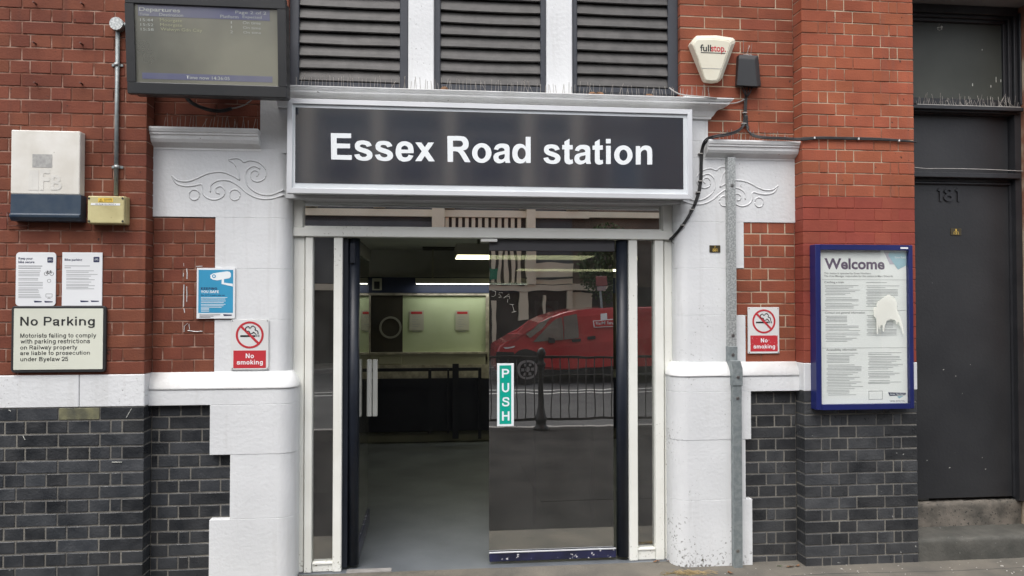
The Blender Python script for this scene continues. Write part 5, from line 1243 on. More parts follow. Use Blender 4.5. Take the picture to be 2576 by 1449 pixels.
for k, dd in enumerate((-2.2, .3, 2.6)):
    pts = [(1876 + dd, 246, -.015), (1874 + dd, 285, -.015), (1872 + dd, 310, -.015), (1858, 328 + dd, -.05), (1830, 338 + dd, -.10), (1800, 343 + dd, -.10), (1778 + dd, 352 + dd, -.06), (1767 + dd, 372, -.02), (1764 + dd, 410, -.012), (1763 + dd, 450, -.012), (1757 + dd, 487, -.012), (1745 + dd, 520, -.012), (1725 + dd, 556, -.012), (1702 + dd, 586, .02), (1686 + dd, 603, .085)]
    wall_cable('cable', '', pts, -.015, .0048 if k != 1 else .0036, 'cable_black', parent=bd)
mb = MB()
for (uu, vv) in ((1874, 283), (1872, 310), (1763, 386), (1763, 455), (1757, 483), (1742, 527), (1718, 566)): 
    x_, z_ = W(uu, vv, -.022); mb.box(x_ - .014, x_ + .014, -.024, -.004, z_ - .003, z_ + .003)
mb.build('cable_tie', 'cable_grey', bd)
wall_cable('loose_loop', '', [(1684, 600, .08), (1697, 592, .06), (1705, 598, .06), (1700, 610, .07), (1692, 611, .08), (1688, 603, .085)], .08, .0025, 'cable_black', parent=bd)
b2 = thing('cable_bundle', 'black cables clipped along the hood moulding and across the bright red pier', 'cables', (xu(2100, 352, YP), YP, 2.6))
for k, dd in enumerate((-2, 0, 2)):
    pts = [(1877 + dd, 290, -.015), (1880 + dd, 320, -.015), (1890, 338 + dd, -.05), (1920, 346 + dd, -.095), (1970, 348 + dd, -.1), (2000, 350 + dd, -.11), (2022, 350 + dd * 1.2, YP - .014), (2060, 347 + dd, YP - .012), (2120, 348 + dd, YP - .012), (2200, 350 + dd, YP - .012), (2270, 354 + dd * .6, YP - .012), (2305, 358, YP - .012)]
    wall_cable('cable', '', pts, -.015, .005, 'cable_black', parent=b2)
mb = MB()
for (uu, vv) in ((2050, 346.5), (2161, 349), (2263, 353.5)):
    x_, z_ = W(uu, vv, YP - .02); mb.box(x_ - .005, x_ + .005, YP - .02, YP, z_ - .007, z_ + .007, .002)
mb.build('cable_clip', 'plastic_white', b2)
o = wall_cable('cable', 'white cable sagging from the cornice end to the junction box cables', [(1684, 221, -.06), (1700, 232, -.09), (1722, 239, -.1), (1800, 247, -.13), (1812, 254, -.03), (1838, 260, -.012), (1858, 257, -.012), (1872, 250, -.014)], -.02, .004, 'cable_grey')
# noticeboard
YN = YP - .075
nbx = thing('noticeboard', 'royal blue framed Welcome noticeboard on the bright red pier', 'noticeboard', (xu(2170, 1032, YP), YP, zv(2170, 1032, YP)))
x0, x1, z0, z1 = RC(2053, 615.5, 2298.5, 1030, YN); px0, px1, pz0, pz1 = RC(2064, 629, 2285.5, 1016, YN + .012)
mb = MB(); 
for q in ((x0, px0, z0, z1), (px1, x1, z0, z1)): mb.box(q[0], q[1], YN, YP - .001, q[2], q[3], .003)
for q in ((px0, px1, z0, pz0), (px0, px1, pz1, z1)): mb.box(q[0], q[1], YN + .0005, YP - .001, q[2], q[3])
mb.build('frame', 'noticeboard_blue', nbx)
MB().box(px0, px1, YN + .03, YP - .002, pz0, pz1).build('poster_sheet', 'board_paper', nbx)
MB().box(px0, px1, YN + .012, YN + .015, pz0, pz1).build('glazing', 'board_glass', nbx)
yw = YN + .0295
def q8(a, b, c, d): return (2012.6 + a * .3526, 575 + b * .3526, 2012.6 + c * .3526, 575 + d * .3526)
def w8(a, b): return W(2012.6 + a * .3526, 575 + b * .3526, yw)
lettering([vt('Welcome', *q8(174, 213, 603, 292), yw, .03)], 'plum_ink', nbx)
lettering([vt('This station is operated by Great Northern', *q8(172, 312, 505, 330), yw, .01), vt('The Area Manager responsible for this station is Marc Edwards', *q8(172, 332, 662, 350), yw, .01),
           vt('Catching a train', *q8(174, 375, 312, 394), yw, .015), vt('Contact and general information', *q8(178, 593, 463, 611), yw, .015), vt('Accessibility information', *q8(187, 857, 402, 876), yw, .015), vt("WE'RE WITH YOU", *q8(640, 1224, 750, 1236), yw, .01)], 'ink_mid', nbx, 'headings')
rules([q8(158, v, 762, v + 2) for v in (364, 583, 850)], yw, 'ink_grey', nbx, 'divider')
rl_ = []
for (xa_, xb_, vs_) in ((178, 440, list(range(404, 480, 11)) + [492, 504, 514, 532, 544, 555, 565]), (472, 720, [383, 407, 420] + list(range(434, 475, 10)) + list(range(488, 560, 11))),
                        (182, 440, list(range(623, 670, 10)) + [683, 694, 704, 716, 727, 744, 757, 770, 781, 792, 803]), (476, 735, [619, 630, 650] + list(range(662, 712, 10)) + list(range(718, 765, 10))),
                        (190, 462, [888, 902] + list(range(913, 960, 10)) + [972, 984, 994, 1004, 1014] + list(range(1028, 1132, 11)) + [1142, 1153, 1163, 1173, 1185]), (486, 745, [884, 896, 911, 921] + list(range(934, 1010, 11)) + [1019, 1031, 1042, 1053, 1063, 1083, 1094, 1103])):
    for v in vs_:
        ln = (xb_ - xa_) * (.55 + .45 * ((v * 37) % 10) / 10)
        rl_.append(q8(xa_ + (8 if v % 3 == 0 else 0), v, xa_ + ln, v + 3))
rules(rl_, yw, 'ink_grey', nbx, 'small_print')
MB().prism([w8(596, 160), w8(672, 160), w8(700, 255), w8(640, 255)], yw - .0006, yw).build('lilac_shape', 'lilac', nbx)
MB().prism([w8(628, 192), w8(640, 163), w8(757, 163), w8(757, 262), w8(698, 292)], yw - .0012, yw - .0007).build('teal_shape', 'teal_print', nbx)
lettering([('Essex Road',) + RC(*q8(676, 198, 752, 213), yw) + (yw - .0016, .01)], 'letter_white', nbx, 'station_name')
MB().prism([w8(628, 1168), w8(755, 1172), w8(750, 1188), w8(640, 1194)], yw - .0006, yw).build('logo', 'ink_navy', nbx)
MB().prism([w8(692, 1196), w8(740, 1193), w8(706, 1212)], yw - .0006, yw).build('logo_tail', 'teal_print', nbx)
lettering([('Great Northern',) + RC(*q8(642, 1173, 745, 1187), yw) + (yw - .001, .01)], 'letter_white', nbx, 'logo_text')
bx = q8(490, 1158, 588, 1219); u0, v0, u1, v1 = bx
rules([(u0, v0, u1, v0 + .7), (u0, v1 - .7, u1, v1), (u0, v0, u0 + .7, v1), (u1 - .7, v0, u1, v1)], yw, 'ink_mid', nbx, 'box_outline')
plate(nbx, 'white_label', 'paper', q8(717, 133, 771, 145), YN - .0008, .0009, 0, 0)

M['sky_glare'] = M['board_glass'].copy(); M['sky_glare'].name = 'painted_glare'  # sky reflection painted as a half-transparent white patch on the glazing
_t = M['sky_glare'].node_tree; _o = _t.nodes['Material Output']; _d = _t.nodes.new('ShaderNodeBsdfDiffuse'); _d.inputs[0].default_value = (.93, .93, .86, 1); _m = _t.nodes.new('ShaderNodeMixShader'); _m.inputs[0].default_value = .5
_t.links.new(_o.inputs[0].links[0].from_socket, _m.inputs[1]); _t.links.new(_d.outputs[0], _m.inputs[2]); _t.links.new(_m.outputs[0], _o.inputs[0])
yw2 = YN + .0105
MB().prism([W(2012.6 + a * .3526, 575 + b * .3526, yw2) for a, b in ((632, 468), (660, 490), (668, 485), (690, 525), (693, 580), (722, 650), (735, 700), (742, 752), (735, 755), (722, 700), (715, 705), (700, 660), (690, 690), (680, 655), (650, 645), (620, 655), (606, 690), (600, 735), (590, 735), (588, 690), (575, 690), (570, 730), (562, 690), (555, 752), (548, 750), (545, 690), (545, 640), (527, 625), (525, 562), (545, 560), (550, 525), (600, 490))], yw2, yw2 + .0006).build('painted_glare', 'sky_glare', nbx)
# ---- black side door
YD = .16
XD0, XD1 = XRR - .02, xu(2562, 900, .1)
sdw = thing('side_door', 'black painted door numbered 181 under a dirty fanlight', 'door', ((XD0 + XD1) / 2, YD, .3))
zd0, zd1 = zv(2430, 1252, YD), zv(2430, 463, YD - .02)
MB().box(XD0, xu(2553, 900, YD), YD, YD + .05, zd0, zd1, .003).build('leaf', 'door_black', sdw)
def sdb(name, v0, v1, yf, d, mat='door_frame_black', x0=None, x1=None, bev=.004):
    return MB().box(x0 if x0 is not None else XD0, x1 if x1 is not None else XD1, yf, yf + d, zv(2430, v1, yf), zv(2430, v0, yf), bev).build(name, mat, sdw)
xj0 = xu(2555, 900, YD - .03)
MB().box(xj0, XD1 + .05, YD - .05, YD + .1, zd0 - .02, zv(2430, 262, YD)).build('jamb', 'door_frame_black', sdw)
MB().box(xj0 - .016, xj0, YD - .012, YD + .03, zd0, zd1).build('door_stop', 'door_frame_black', sdw)
sdb('door_head', 458, 464, YD - .02, .07); sdb('door_head_moulding', 434, 447, YD - .07, .12, x1=XD1 + .03); sdb('door_head_flat', 446, 459, YD - .01, .06)
sdb('solid_panel', 288, 435, YD + .01, .04, 'door_black', bev=0)
sdb('transom_moulding', 266, 276, YD - .09, .14, x1=XD1 + .04); sdb('transom_bead', 275.5, 284, YD - .06, .1, x1=XD1 + .02); sdb('transom_bead', 284, 289, YD - .03, .08, x1=XD1)
gl0, gl1 = zv(2430, 250, YD), zv(2430, 57, YD)
MB().box(XD0, xu(2525, 150, YD), YD + .02, YD + .03, gl0, gl1).build('fanlight_pane', 'fan_glass', sdw)
MB().box(XD0, xu(2525, 150, YD), YD - .01, YD + .02, zv(2430, 266, YD), gl0, .003).build('fanlight_rail', 'door_frame_black', sdw)
for k, (dx_, yy_) in enumerate(((0, .0), (.022, -.02), (.048, -.04), (.075, -.06))):
    xx = xu(2525, 150, YD) + dx_
    MB().box(xx, xx + (.024 if k < 3 else .1), YD + yy_, YD + .05, zv(2430, 266, YD), gl1 + .03 + .01 * k, .003).build('fanlight_frame', 'door_frame_black', sdw)
for k, (v0, v1, yy_) in enumerate(((45, 57, .0), (33, 46, -.02), (14, 34, -.05))):
    sdb('fanlight_head', v0, v1, YD + yy_, .06, x1=XD1 + .04)
# bird mess on fanlight, chips on the door
mb = MB(); x_, z_ = W(2365, 70, YD + .018)
for k in range(9):
    a = x_ + random.uniform(-.018, .018); b = z_ + random.uniform(-.022, .022); mb.prism([(a + random.uniform(.006, .012) * math.cos(j * 1.05), b + random.uniform(.006, .012) * math.sin(j * 1.05)) for j in range(6)], YD + .0185, YD + .0199)
for (uu, vv, h) in ((2471, 125, 4), (2447, 213, 8), (2506, 200, 16), (2518, 203, 8), (2493, 217, 7)):
    a, b = W(uu, vv, YD + .018); mb.box(a - .0025, a + .0025, YD + .0185, YD + .0199, b - h * .0012, b + h * .0012)
mb.build('bird_mess', 'bird_mess', sdw)
for ch_n, ua, ub in (('1', 2357, 2368), ('8', 2373, 2397), ('1', 2402, 2413)):
    me = grot_geo(ch_n, 120, True)[0]; bm = bmesh.new(); bm.from_mesh(me); bmesh.ops.remove_doubles(bm, verts=bm.verts[:], dist=.5)
    xs_ = [v.co.x for v in bm.verts]; ys_ = [v.co.y for v in bm.verts]; xa_, xb_ = W(ua, 489, YD)[0], W(ub, 489, YD)[0]; za_, zb2_ = W(2385, 507, YD)[1], W(2385, 473, YD)[1]
    for v in bm.verts: v.co = Vector((xa_ + (v.co.x - min(xs_)) / (max(xs_) - min(xs_)) * (xb_ - xa_), YD - .009, za_ + (v.co.y - min(ys_)) / (max(ys_) - min(ys_)) * (zb2_ - za_)))
    r_ = bmesh.ops.extrude_face_region(bm, geom=bm.faces[:]); bmesh.ops.translate(bm, verts=[e for e in r_['geom'] if isinstance(e, bmesh.types.BMVert)], vec=(0, .009, 0))
    mb = MB(); mb.merge(bm); mb.build('door_number', 'door_frame_black', sdw)
asset_plate('small brass number plate screwed to the black side door', q8(1075, -2, 1152, 48), YD - .004, '1', '131')
mb = MB()
for (uu, vv, s_) in ((2372, 931, 5), (2440, 918, 3), (2403, 947, 4), (2387, 1178, 6), (2478, 1181, 4), (2470, 1152, 3), (2331, 1159, 4), (2345, 712, 2), (2420, 990, 2)):
    a, b = W(uu, vv, YD); s_ *= .0012; mb.prism([(a, b), (a + s_ * 1.6, b + s_ * .4), (a + s_ * 1.2, b + s_), (a + s_ * .2, b + s_ * .9)], YD - .0008, YD)
mb.build('paint_chips', 'bird_mess', sdw)
spikes('tangled bird spikes on the sill of the fanlight above the side door', W(2305, 262, YD - .05)[0], W(2565, 268, YD - .05)[0], zv(2430, 266, YD - .07), YD - .05, 60, .03, .09)
wall_cable('cable', 'thin cable across the black panel above the side door', [(2300, 421, YD - .06), (2330, 424, YD - .06), (2380, 424, YD - .06), (2440, 425, YD - .06), (2500, 427, YD - .06), (2580, 431, YD - .06)], YD, .0028, 'cable_grey')
# door reveal, lintel, far right wall
ln = thing('concrete_lintel', 'grey rendered lintel over the side door at the top right corner', 'lintel', (3.7, 0, 3.5))
MB().box(XRR + .0, XD1 + 1.2, YP - .04, YD - .03, zv(2430, 14, YD - .04), Z_TOP + .3, .004).build('beam', 'lintel', ln)
fw_ = thing('brick_wall', 'sliver of red brick wall beyond the side door at the right edge', 'wall', (XD1 + .3, 0, 0))
xq = XD1 + .052
slab('mortar', 'mortar_right', fw_, xq + .003, 5.199, YP + .004, .3, -.02, zv(2430, 14, YD - .04) - .001)
z = .3; i = 0
while z < zv(2430, 14, YD - .04) - .03:
    z += CR; course(fw_, [xq] + [xq + (.24 if i % 2 else .12) + .24 * k_ for k_ in range(4)], z, CR, YP, 'brick_right' if z > 1.3 else 'brick_dark_right', free0=True); i += 1
MB().box(XRR - .002, 9, .3, .5, -.02, Z_TOP).build('back_wall', 'shop_dark', fw_)
# steps
sp = thing('door_steps', 'two worn stone and concrete steps below the black side door', 'steps', (3.7, 0, 0))
h1 = .142; h2 = zv(2430, 1262, .14)
def rough_box(x0, x1, y0, y1, z0, z1, mat, name, amp=.004):
    bm = bmesh.new(); bmesh.ops.create_grid(bm, x_segments=1, y_segments=1, size=1); bm.free()
    t = bmesh.new(); nx, nz, ny = 40, 6, 8
    def P(f, g): return None
    prof = [(y0, z0)] + [(y0, z0 + (z1 - z0) * k / nz) for k in range(1, nz)] + [(y0 + .004, z1 - .004), (y0 + .014, z1)] + [(y0 + (y1 - y0) * k / ny, z1) for k in range(1, ny + 1)]
    rows = []
    rnd = random.Random(5)
    for a in range(nx + 1):
        x = x0 + (x1 - x0) * a / nx
        rows.append([t.verts.new((x, p[0] + rnd.uniform(-amp, amp) * .6, p[1] + (rnd.uniform(-amp, amp) if p[1] > z0 + .01 else 0))) for p in prof])
    for a in range(nx):
        for b in range(len(prof) - 1): t.faces.new((rows[a][b], rows[a + 1][b], rows[a + 1][b + 1], rows[a][b + 1]))
    mb = MB(); mb.merge(t); return mb.build(name, mat, sp, True)
rough_box(XRR + .001, XD1 + .06, YP + .004, .5, -.02, h1, 'concrete_step', 'lower_step')
rough_box(XRR + .001, XD1 + .04, .14, .5, h1 - .01, h2, 'stone_step', 'upper_step', .005)

# ================================================================== DEBRIS
def leaf(name, label, u, v, s, mat='dead_leaf', rot=0, cat='leaf', group=None):
    x, y = GX(u, v, .003); mb = MB(); t = bmesh.new(); n = 10
    vs = []
    for k in range(n):
        a = 2 * math.pi * k / n; r = s * (1 + .3 * math.cos(2 * a)) * random.uniform(.75, 1.1)
        vs.append(t.verts.new((x + r * math.cos(a + rot), y + .6 * r * math.sin(a + rot), .004 + random.uniform(0, s * .5))))
    c = t.verts.new((x, y, .006))
    for k in range(n): t.faces.new((vs[k], vs[(k + 1) % n], c))
    mb.merge(t); o = mb.build(name, mat); tag(o, label, cat, group); return o
leaf('dead_leaf', 'brown dead leaf at the foot of the bright red pier corner', 2006, 1424, .02, rot=1, group='fallen leaves')
leaf('dead_leaf', 'curled brown dead leaf nearest the recessed wall corner', 1988, 1427, .022, group='fallen leaves')
leaf('dead_leaf', 'brown dead leaf beside the foot of the steel channel', 1838, 1442, .022, rot=2, group='fallen leaves')
leaf('dead_leaf', 'brown dead leaf at the foot of the right sidelight', 1652, 1413, .022, rot=.5, group='fallen leaves')
leaf('dead_leaf', 'small brown dead leaf against the right white jamb', 1683, 1412, .018, rot=2.5, group='fallen leaves')
leaf('dead_leaf', 'pale green leaf lying by the dark bricks', 1960, 1425, .014, 'leaf', group='fallen leaves')
for (ux, vx, lab) in ((1490, 228, 'round brown leaf caught in the cornice spikes'), (1509, 229, 'folded brown leaf on the cornice beside the round one'), (1634, 226, 'twisted yellow brown leaf on the cornice near the right louvre'), (1118, 222, 'small brown leaf on the cornice at the foot of the middle louvre')):
    x, z_ = W(ux, vx, -.06); mb = MB(); t = bmesh.new(); vs = [t.verts.new((x + .026 * math.cos(k * .785) * random.uniform(.7, 1.1), -.06 + random.uniform(-.008, .008), zc + .02 + .017 * math.sin(k * .785) * random.uniform(.7, 1.1))) for k in range(8)]; c = t.verts.new((x, -.068, zc + .02))
    for k in range(8): t.faces.new((vs[k], vs[(k + 1) % 8], c))
    mb.merge(t); tag(mb.build('dead_leaf', 'dead_leaf'), lab, 'leaf', 'leaves on the cornice')
mb = MB()
for k in range(60):
    x, y = GX(1730 + random.gauss(0, 22), 1441 + random.uniform(-1, 5), 0); a = random.uniform(-.6, .6) + (math.pi if random.random() < .5 else 0); l_ = random.uniform(.04, .12)
    mb.tube([(x, y, .004), (x + l_ * .5 * math.cos(a), y + l_ * .2 * math.sin(a), .004 + random.uniform(.0, .02)), (x + l_ * math.cos(a), y + l_ * .5 * math.sin(a) - .02, .004)], .0011, 3)
stuff(mb.build('dry_grass', 'straw'))
mb = MB()
for k in range(80):
    u = random.uniform(1600, 2576); v = random.uniform(1408, 1446); x, y = GX(u, v, 0)
    if y > YP - .005 or (x < XJR + .3 and y > -.06): continue
    s = random.uniform(.0015, .0042) * (2 if random.random() < .05 else 1); mb.box(x - s, x + s, y - s * .8, y + s * .8, -.001, s * .9, s * .3)
stuff(mb.build('grit', 'pebble'))
# pavement crack lines
mb = MB()
for pts in ([(2080 - 380, 1414), (1712, 1422), (1722, 1432), (1733, 1446)], [(1990, 1449), (2100, 1443), (2250, 1440), (2400, 1436), (2576, 1428)]):
    mb.tube([(*GX(u + random.uniform(-1, 1), v, 0), .0002) for u, v in pts], .0022, 4)
struct(mb.build('pavement_cracks', 'shop_dark'))

# ================================================================== ACROSS THE STREET (seen mirrored in the glass)
# guard rail behind the photographer
RY = -4.82
P = YM * 2 - RY - CAM.y
gx = lambda u: MX(u, 1000, P)[0]
g0, g1 = gx(1225), gx(1225) + 4.0
gd = thing('guard_railing', 'black iron pedestrian railing along the kerb, reflected in the door', 'railing', ((g0 + g1) / 2, RY, 0))
MB().box(g0, g1, RY - .015, RY + .015, .93, .96).build('top_rail', 'iron', gd); MB().box(g0, g1, RY - .015, RY + .015, .12, .15).build('bottom_rail', 'iron', gd)
x = g0 + .05; me_b = None
while x < g1:
    o = MB().tube([(x, RY, .12), (x, RY, .95)], .007, 6).build('bar', 'iron', gd); x += .115
bp = thing('bollard', 'ornate cast iron bollard with a ball finial set in the railing', 'bollard', (gx(1361), RY, 0))
MB().lathe((gx(1361), RY), [(.1, 0), (.1, .03), (.075, .05), (.07, .1), (.085, .12), (.085, .15), (.065, .2), (.038, .3), (.032, .8), (.06, .83), (.06, .86), (.042, .88), (.035, .94), (.055, .97), (.058, 1.0), (.045, 1.05), (.01, 1.08)]).build('shaft', 'iron', bp)
for s_ in (-1, 1): MB().box(gx(1361) + s_ * .09, gx(1361) + s_ * .17, RY - .02, RY + .02, .12, .15).build('lug', 'iron', bp)
# red van
PV = 16.1; VY = far_y(PV)
def V5(a, b): return MX(u0_ + K5 * a, v0_ + K5 * b, PV)
u0_, v0_ = 1213.9, 607
vx0 = V5(100, 850)[0]; vn = thing('delivery_van', 'red postal delivery van with dark windows parked across the road', 'van', (vx0 + 2.6, VY - .95, -.11))
prof = [V5(*p) for p in ((108, 985), (98, 900), (104, 845), (122, 800), (190, 762), (250, 737), (330, 712), (430, 625), (520, 568), (600, 540), (740, 520), (990, 503))]
xe = vx0 + 5.15; ztp = prof[-1][1]
prof += [(xe - .4, ztp + .02), (xe - .12, ztp - .05), (xe, ztp - .5), (xe + .02, prof[0][1])]
t = bmesh.new(); zlow, zhi = prof[0][1], ztp
def inset(z_): f = max(0, (z_ - .75) / (zhi - .75)); return .16 * f * f
A_ = [t.verts.new((p[0], VY - inset(p[1]), p[1])) for p in prof]; B_ = [t.verts.new((p[0], VY - 1.9 + inset(p[1]), p[1])) for p in prof]
n = len(prof)
for k in range(n): t.faces.new((A_[k], A_[(k + 1) % n], B_[(k + 1) % n], B_[k]))
fa = t.faces.new(A_[::-1]); fb = t.faces.new(B_)
bmesh.ops.bevel(t, geom=list(set(list(fa.edges) + list(fb.edges))), offset=.05, segments=3, affect='EDGES')
mb = MB(); mb.merge(t); body = mb.build('body', 'van_red', vn)
def vpanel(name, pts, mat, off=.012):
    mb = MB(); t = bmesh.new(); q = [V5(*p) for p in pts]; a = [t.verts.new((p[0], VY - inset(p[1]) + off, p[1])) for p in q]; b = [t.verts.new((p[0], VY - inset(p[1]) - .03, p[1])) for p in q]; n = len(q)
    t.faces.new(a); t.faces.new(b[::-1])
    for k in range(n): t.faces.new((a[k], a[(k + 1) % n], b[(k + 1) % n], b[k]))
    mb.merge(t); return mb.build(name, mat, vn)
vpanel('side_window', [(385, 765), (470, 675), (560, 600), (612, 575), (618, 750)], 'van_glass')
vpanel('side_window', [(626, 572), (720, 555), (726, 730), (626, 748)], 'van_glass')
vpanel('windscreen', [(335, 705), (440, 622), (545, 572), (470, 650), (370, 738)], 'van_glass', .006)
vpanel('door_mirror', [(500, 732), (540, 735), (545, 770), (498, 768)], 'van_trim', .12)
for q in ([(680, 742), (742, 738), (745, 760), (684, 764)], [(800, 728), (855, 724), (856, 748), (803, 750)]): vpanel('door_handle', q, 'van_trim', .02)
vpanel('headlight', [(160, 812), (250, 795), (240, 808), (175, 824)], 'letter_white', .01)
vpanel('bumper', [(100, 890), (108, 845), (240, 850), (262, 905), (250, 960), (110, 975)], 'van_trim', .02)
vpanel('sill_trim', [(440, 985), (990, 955), (1500, 940), (1500, 985), (990, 1010), (450, 1020)], 'van_trim', .008)
for (a, b) in ((615, 560), (738, 540)): vpanel('door_gap', [(a, b), (a + 4, b), (a + 6, 980), (a + 2, 980)], 'van_trim', .0015)
x0, z0 = V5(848, 655); x1, z1 = V5(1060, 602)
vpanel('logo_outline', [(848, 600), (1075, 592), (1075, 645), (848, 652)], 'letter_white', .013); vpanel('logo_field', [(853, 605), (1070, 597), (1070, 640), (853, 647)], 'van_red', .016)
# lettering readable from the street side: it faces +y
def far_text(s, x0, x1, z0, z1, y, mat, parent, bold=.02):
    me = text_geo(s, bold); xs = [v.co.x for v in me.vertices]; ys = [v.co.y for v in me.vertices]
    ax, bx, ay, by = min(xs), max(xs), min(ys), max(ys)
    for v in me.vertices: v.co = Vector((x1 - (v.co.x - ax) / (bx - ax) * (x1 - x0), y, z0 + (v.co.y - ay) / (by - ay) * (z1 - z0)))
    me.materials.append(M[mat]); o = bpy.data.objects.new('lettering', me); col.objects.link(o); attach(o, parent)
xa, za = V5(865, 635); xb, zb_ = V5(1060, 608); far_text('Royal Mail', xa, xb, za, zb_, VY - inset(za) + .02, 'letter_white', vn)
vpanel('crown_plate', [(900, 552), (955, 548), (958, 596), (903, 600)], 'letter_white', .014)
for xw in (V5(340, 1000)[0], V5(340, 1000)[0] + 3.2):
    zw = -.11 + .33
    MB().disc((xw, zw), .33, VY - .2, VY + .01, 28).build('tyre', 'tyre', vn)
    mb = MB(); mb.ring((xw, zw), .17, .215, VY + .008, VY + .03, 28); mb.disc((xw, zw), .06, VY + .01, VY + .03, 12)
    for k in range(6):
        a = k * math.pi / 3; mb.box(xw + .115 * math.cos(a) - .03, xw + .115 * math.cos(a) + .03, VY + .011, VY + .024, zw + .115 * math.sin(a) - .03, zw + .115 * math.sin(a) + .03)
    mb.build('rim', 'rim', vn)
    mb = MB(); mb.disc((xw, zw + .03), .39, VY - .25, VY + .004, 28); mb.build('wheel_arch', 'van_trim', vn)

PB = 21.0; FY = far_y(PB)
def MB_(u, v): return MX(u, v, PB)
# cream fronted building with slatted panel
b1 = thing('terrace_building', 'cream fronted terrace building with slatted panel across the street, reflected in the glass', 'building', (1, FY - 3, 0))
bx0_, bx1_ = MB_(560, 700)[0], MB_(1439, 700)[0]
def bb(x0, x1, z0, z1, mat, name, d0=0, d1=.15, parent=None, bev=0):
    return MB().box(x0, x1, FY + d1, FY + d0, z0, z1, bev).build(name, mat, parent or b1)
zs = lambda v, u=1230: MB_(u, v)[1]
MB().box(bx0_, bx1_, FY - 6, FY, 0, 9.2).build('wall', 'far_brick', b1)
XB = MB_(1650, 540)[0]
b2_ = thing('terrace_building', 'brown brick terrace building beyond the ivy across the street', 'building', (8, FY - 3, 0))
MB().box(bx1_ + .001, bx1_ + 9, FY - 6, FY - .05, 0, 8.2).build('wall', 'far_brick2', b2_)
# long cream beam
bb(bx0_, XB - 2.0, zs(548), zs(531), 'render_cream', 'cream_beam', .001, .18)
MB().box(bx1_ + .3, XB + .3, FY - .049, FY + .15, zs(545), zs(531)).build('cream_beam', 'render_cream', b2_)
sx0_, sx1_ = MB_(1118, 600)[0], MB_(1322, 600)[0]
bb(sx0_ - .35, sx0_, zs(716), zs(527), 'render_cream', 'pilaster', .001, .3); bb(sx1_, sx1_ + .25, zs(716), zs(527), 'render_cream', 'pilaster', .001, .3)
bb(sx0_, sx1_, zs(716), zs(548) - .001, 'shop_dark', 'panel_recess', .001, .04)
k = 0; x = sx0_ + .02
while x < sx1_ - .1:
    bb(x, x + .1, zs(714), zs(549), 'render_cream', 'panel_slat', .041, .12); x += .185
# cream ground floor band, piers and shopfronts
bb(MB_(1322, 700)[0] + .27, bx1_ - .002, zs(714), zs(662), 'render_cream', 'cream_panel', .001, .14)
bb(bx0_, sx0_ - .36, zs(714), zs(560), 'far_brick', 'brick_panel', .001, .1)
bb(bx0_, bx1_, zs(732), zs(716.5), 'render_cream', 'fascia_band', .001, .22)
MB().box(bx1_ + .002, MB_(1545, 720)[0], FY - .049, FY + .2, zs(732), zs(714)).build('fascia_band', 'render_cream', b2_)
bb(bx0_ + .1, bx1_ - .1, 0, zs(733), 'shop_dark', 'shopfront', .001, .05)
for (ua, ub, va, vb2, m_) in ((1303, 1326, 732.5, 806, 'render_cream'), (1236, 1246, 755, 880, 'render_cream'), (1425, 1438, 732.5, 900, 'render_cream'), (1364, 1370, 745, 800, 'render_cream'), (1050, 1075, 732.5, 880, 'render_cream'), (860, 885, 732.5, 890, 'render_cream')):
    a, b = MB_(ua, 760)[0], MB_(ub, 760)[0]; bb(a, b, zs(vb2), zs(va), m_, 'pier', .06, .2)
a, b = MB_(1425, 760)[0], MB_(1486, 760)[0]
MB().box(bx1_ + .003, b, FY - .049, FY + .1, zs(785), zs(738)).build('cream_panel', 'render_cream', b2_)
a, b = MB_(1228, 690)[0], MB_(1250, 690)[0]
gs = MB().box(a, b, FY + .31, FY + .36, zs(705), zs(676)).build('shop_sign', 'shop_green'); tag(gs, 'green shop sign on the slatted panel across the street', 'sign')
# pipe under the slats
pts = [(sx0_ - .2, FY + .25, zs(717)), (MB_(1316, 717)[0], FY + .25, zs(717)), (MB_(1318, 700)[0], FY + .25, zs(701)), (MB_(1438, 697)[0], FY + .25, zs(697))]
tag(MB().tube(pts, .03, 8).build('drain_pipe', 'iron'), 'dark pipe running below the slatted panel across the street', 'pipe')
# upper floors: pilasters and sash windows
for u in (560, 785, 955, 1130, 1320, 1439):
    a = MB_(u, 400)[0]; bb(a - .16, a + .16, zs(527) + .001, 8.4, 'render_cream', 'upper_pilaster', .001, .25)
ups = [560, 785, 955, 1130, 1320, 1439]
for i in range(5):
    a, b = MB_(ups[i], 400)[0] + .4, MB_(ups[i + 1], 400)[0] - .4; m_ = (a + b) / 2; hw = min(.6, (b - a) / 2)
    for (z0, z1) in ((4.75, 6.3), (7.0, 8.1)):
        w_ = MB().box(m_ - hw, m_ + hw, FY + .001, FY + .05, z0, z1).build('window', 'render_cream', b1)
        MB().box(m_ - hw + .07, m_ + hw - .07, FY + .051, FY + .06, z0 + .07, (z0 + z1) / 2 - .03).build('pane', 'far_glass', w_)
        MB().box(m_ - hw + .07, m_ + hw - .07, FY + .051, FY + .06, (z0 + z1) / 2 + .03, z1 - .07).build('pane', 'far_glass', w_)
        MB().box(m_ - hw - .1, m_ + hw + .1, FY + .001, FY + .16, z0 - .1, z0 - .001).build('sill', 'render_cream', b1)
bb(bx0_, bx1_, 8.401, 8.7, 'render_cream', 'parapet', -.1, .35)
for k in range(3):
    x = bx1_ + 1.4 + k * 2.5
    for (z0, z1) in ((4.7, 6.2), (3.0, 3.9) if k else (6.9, 7.8)):
        w_ = MB().box(x - .5, x + .5, FY - .049, FY + .0, z0, z1).build('window', 'render_cream', b2_)
        MB().box(x - .43, x + .43, FY + .001, FY + .01, z0 + .07, z1 - .07).build('pane', 'far_glass', w_)
MB().box(bx1_ + .3, bx1_ + 8.9, FY - .049, FY + .02, 0, 2.1).build('shopfront', 'shop_dark', b2_)
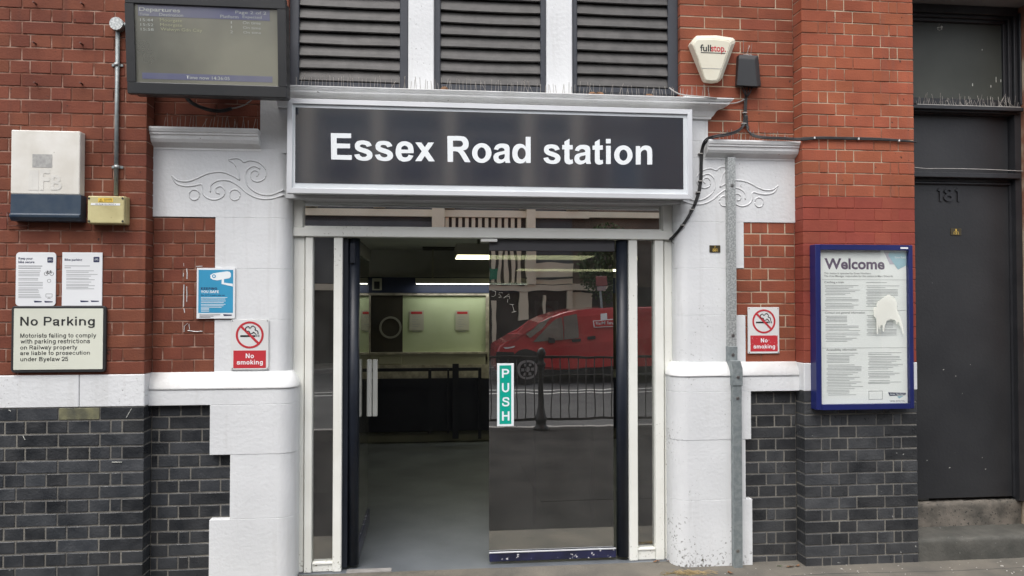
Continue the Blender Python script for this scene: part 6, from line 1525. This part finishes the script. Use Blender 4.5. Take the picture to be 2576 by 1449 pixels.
b3 = thing('terrace_building', 'sooty brick terrace building further left across the street', 'building', (-10, FY - 3, 0))
MB().box(bx0_ - 11, bx0_ - .001, FY - 6, FY - .02, 0, 8.6).build('wall', 'far_brick2', b3)
for k in range(4):
    x = bx0_ - 1.5 - k * 2.6
    for (z0, z1) in ((4.5, 6.1), (6.8, 7.8), (.6, 2.8)):
        w_ = MB().box(x - .6, x + .6, FY - .019, FY + .03, z0, z1).build('window', 'render_cream', b3)
        MB().box(x - .52, x + .52, FY + .031, FY + .04, z0 + .07, z1 - .07).build('pane', 'far_glass', w_)
# street tree / climbing plant and post with sign
tr = thing('street_tree', 'leafy tree growing against the brick building across the street', 'tree', (MB_(1528, 740)[0], FY + 1.1, 0))
tx, ty = MB_(1528, 740)[0] * .93, FY + 1.1
MB().tube([(tx, ty, 0), (tx + .05, ty, 1.0), (tx - .05, ty, 2.0), (tx + .1, ty, 3.0)], [.09, .07, .05, .02], 8).build('trunk', 'bark', tr)
mb = MB()
for k in range(2600):
    while True:
        p = Vector((random.uniform(-1, 1), random.uniform(-1, 1), random.uniform(-1, 1)))
        if p.length < 1 and (math.sin(p.x * 5 + 1) * math.sin(p.y * 6) * math.sin(p.z * 5 + 2) > -.25): break
    c = Vector((tx + .1 + p.x * .85, ty + p.y * .6, 2.75 + p.z * 1.1)); a = Vector((random.gauss(0, 1), random.gauss(0, 1), random.gauss(0, 1))).normalized(); b = a.orthogonal().normalized() * .06; a *= .035
    vs = [mb.bm.verts.new(c + q) for q in (-a, b * .5 - a * 0, a * 2, -b * .5)]; mb.bm.faces.new(vs)
mb.build('crown', 'leaf', tr)
ts = thing('traffic_sign', 'small faded red sign on a grey pole across the street', 'sign', (MB_(1518, 740)[0] * .88, FY + 2.4, 0))
tsx = MX(1512, 740, PB - 2.4)[0]
MB().tube([(tsx, FY + 2.4, 0), (tsx, FY + 2.4, 2.35)], .03, 8).build('pole', 'galv_dull', ts)
M['faded_red'] = pm('faded_red_sign', (.3, .12, .11), None, 3, .6)
MB().box(tsx - .14, tsx + .14, FY + 2.44, FY + 2.46, 2.1, 2.34, .02).build('sign_face', 'faded_red', ts); MB().box(tsx - .11, tsx + .11, FY + 2.44, FY + 2.46, 1.98, 2.09).build('lower_plate', 'galv', ts)
print('bricks', _n[0], 'objects', len(bpy.data.objects))
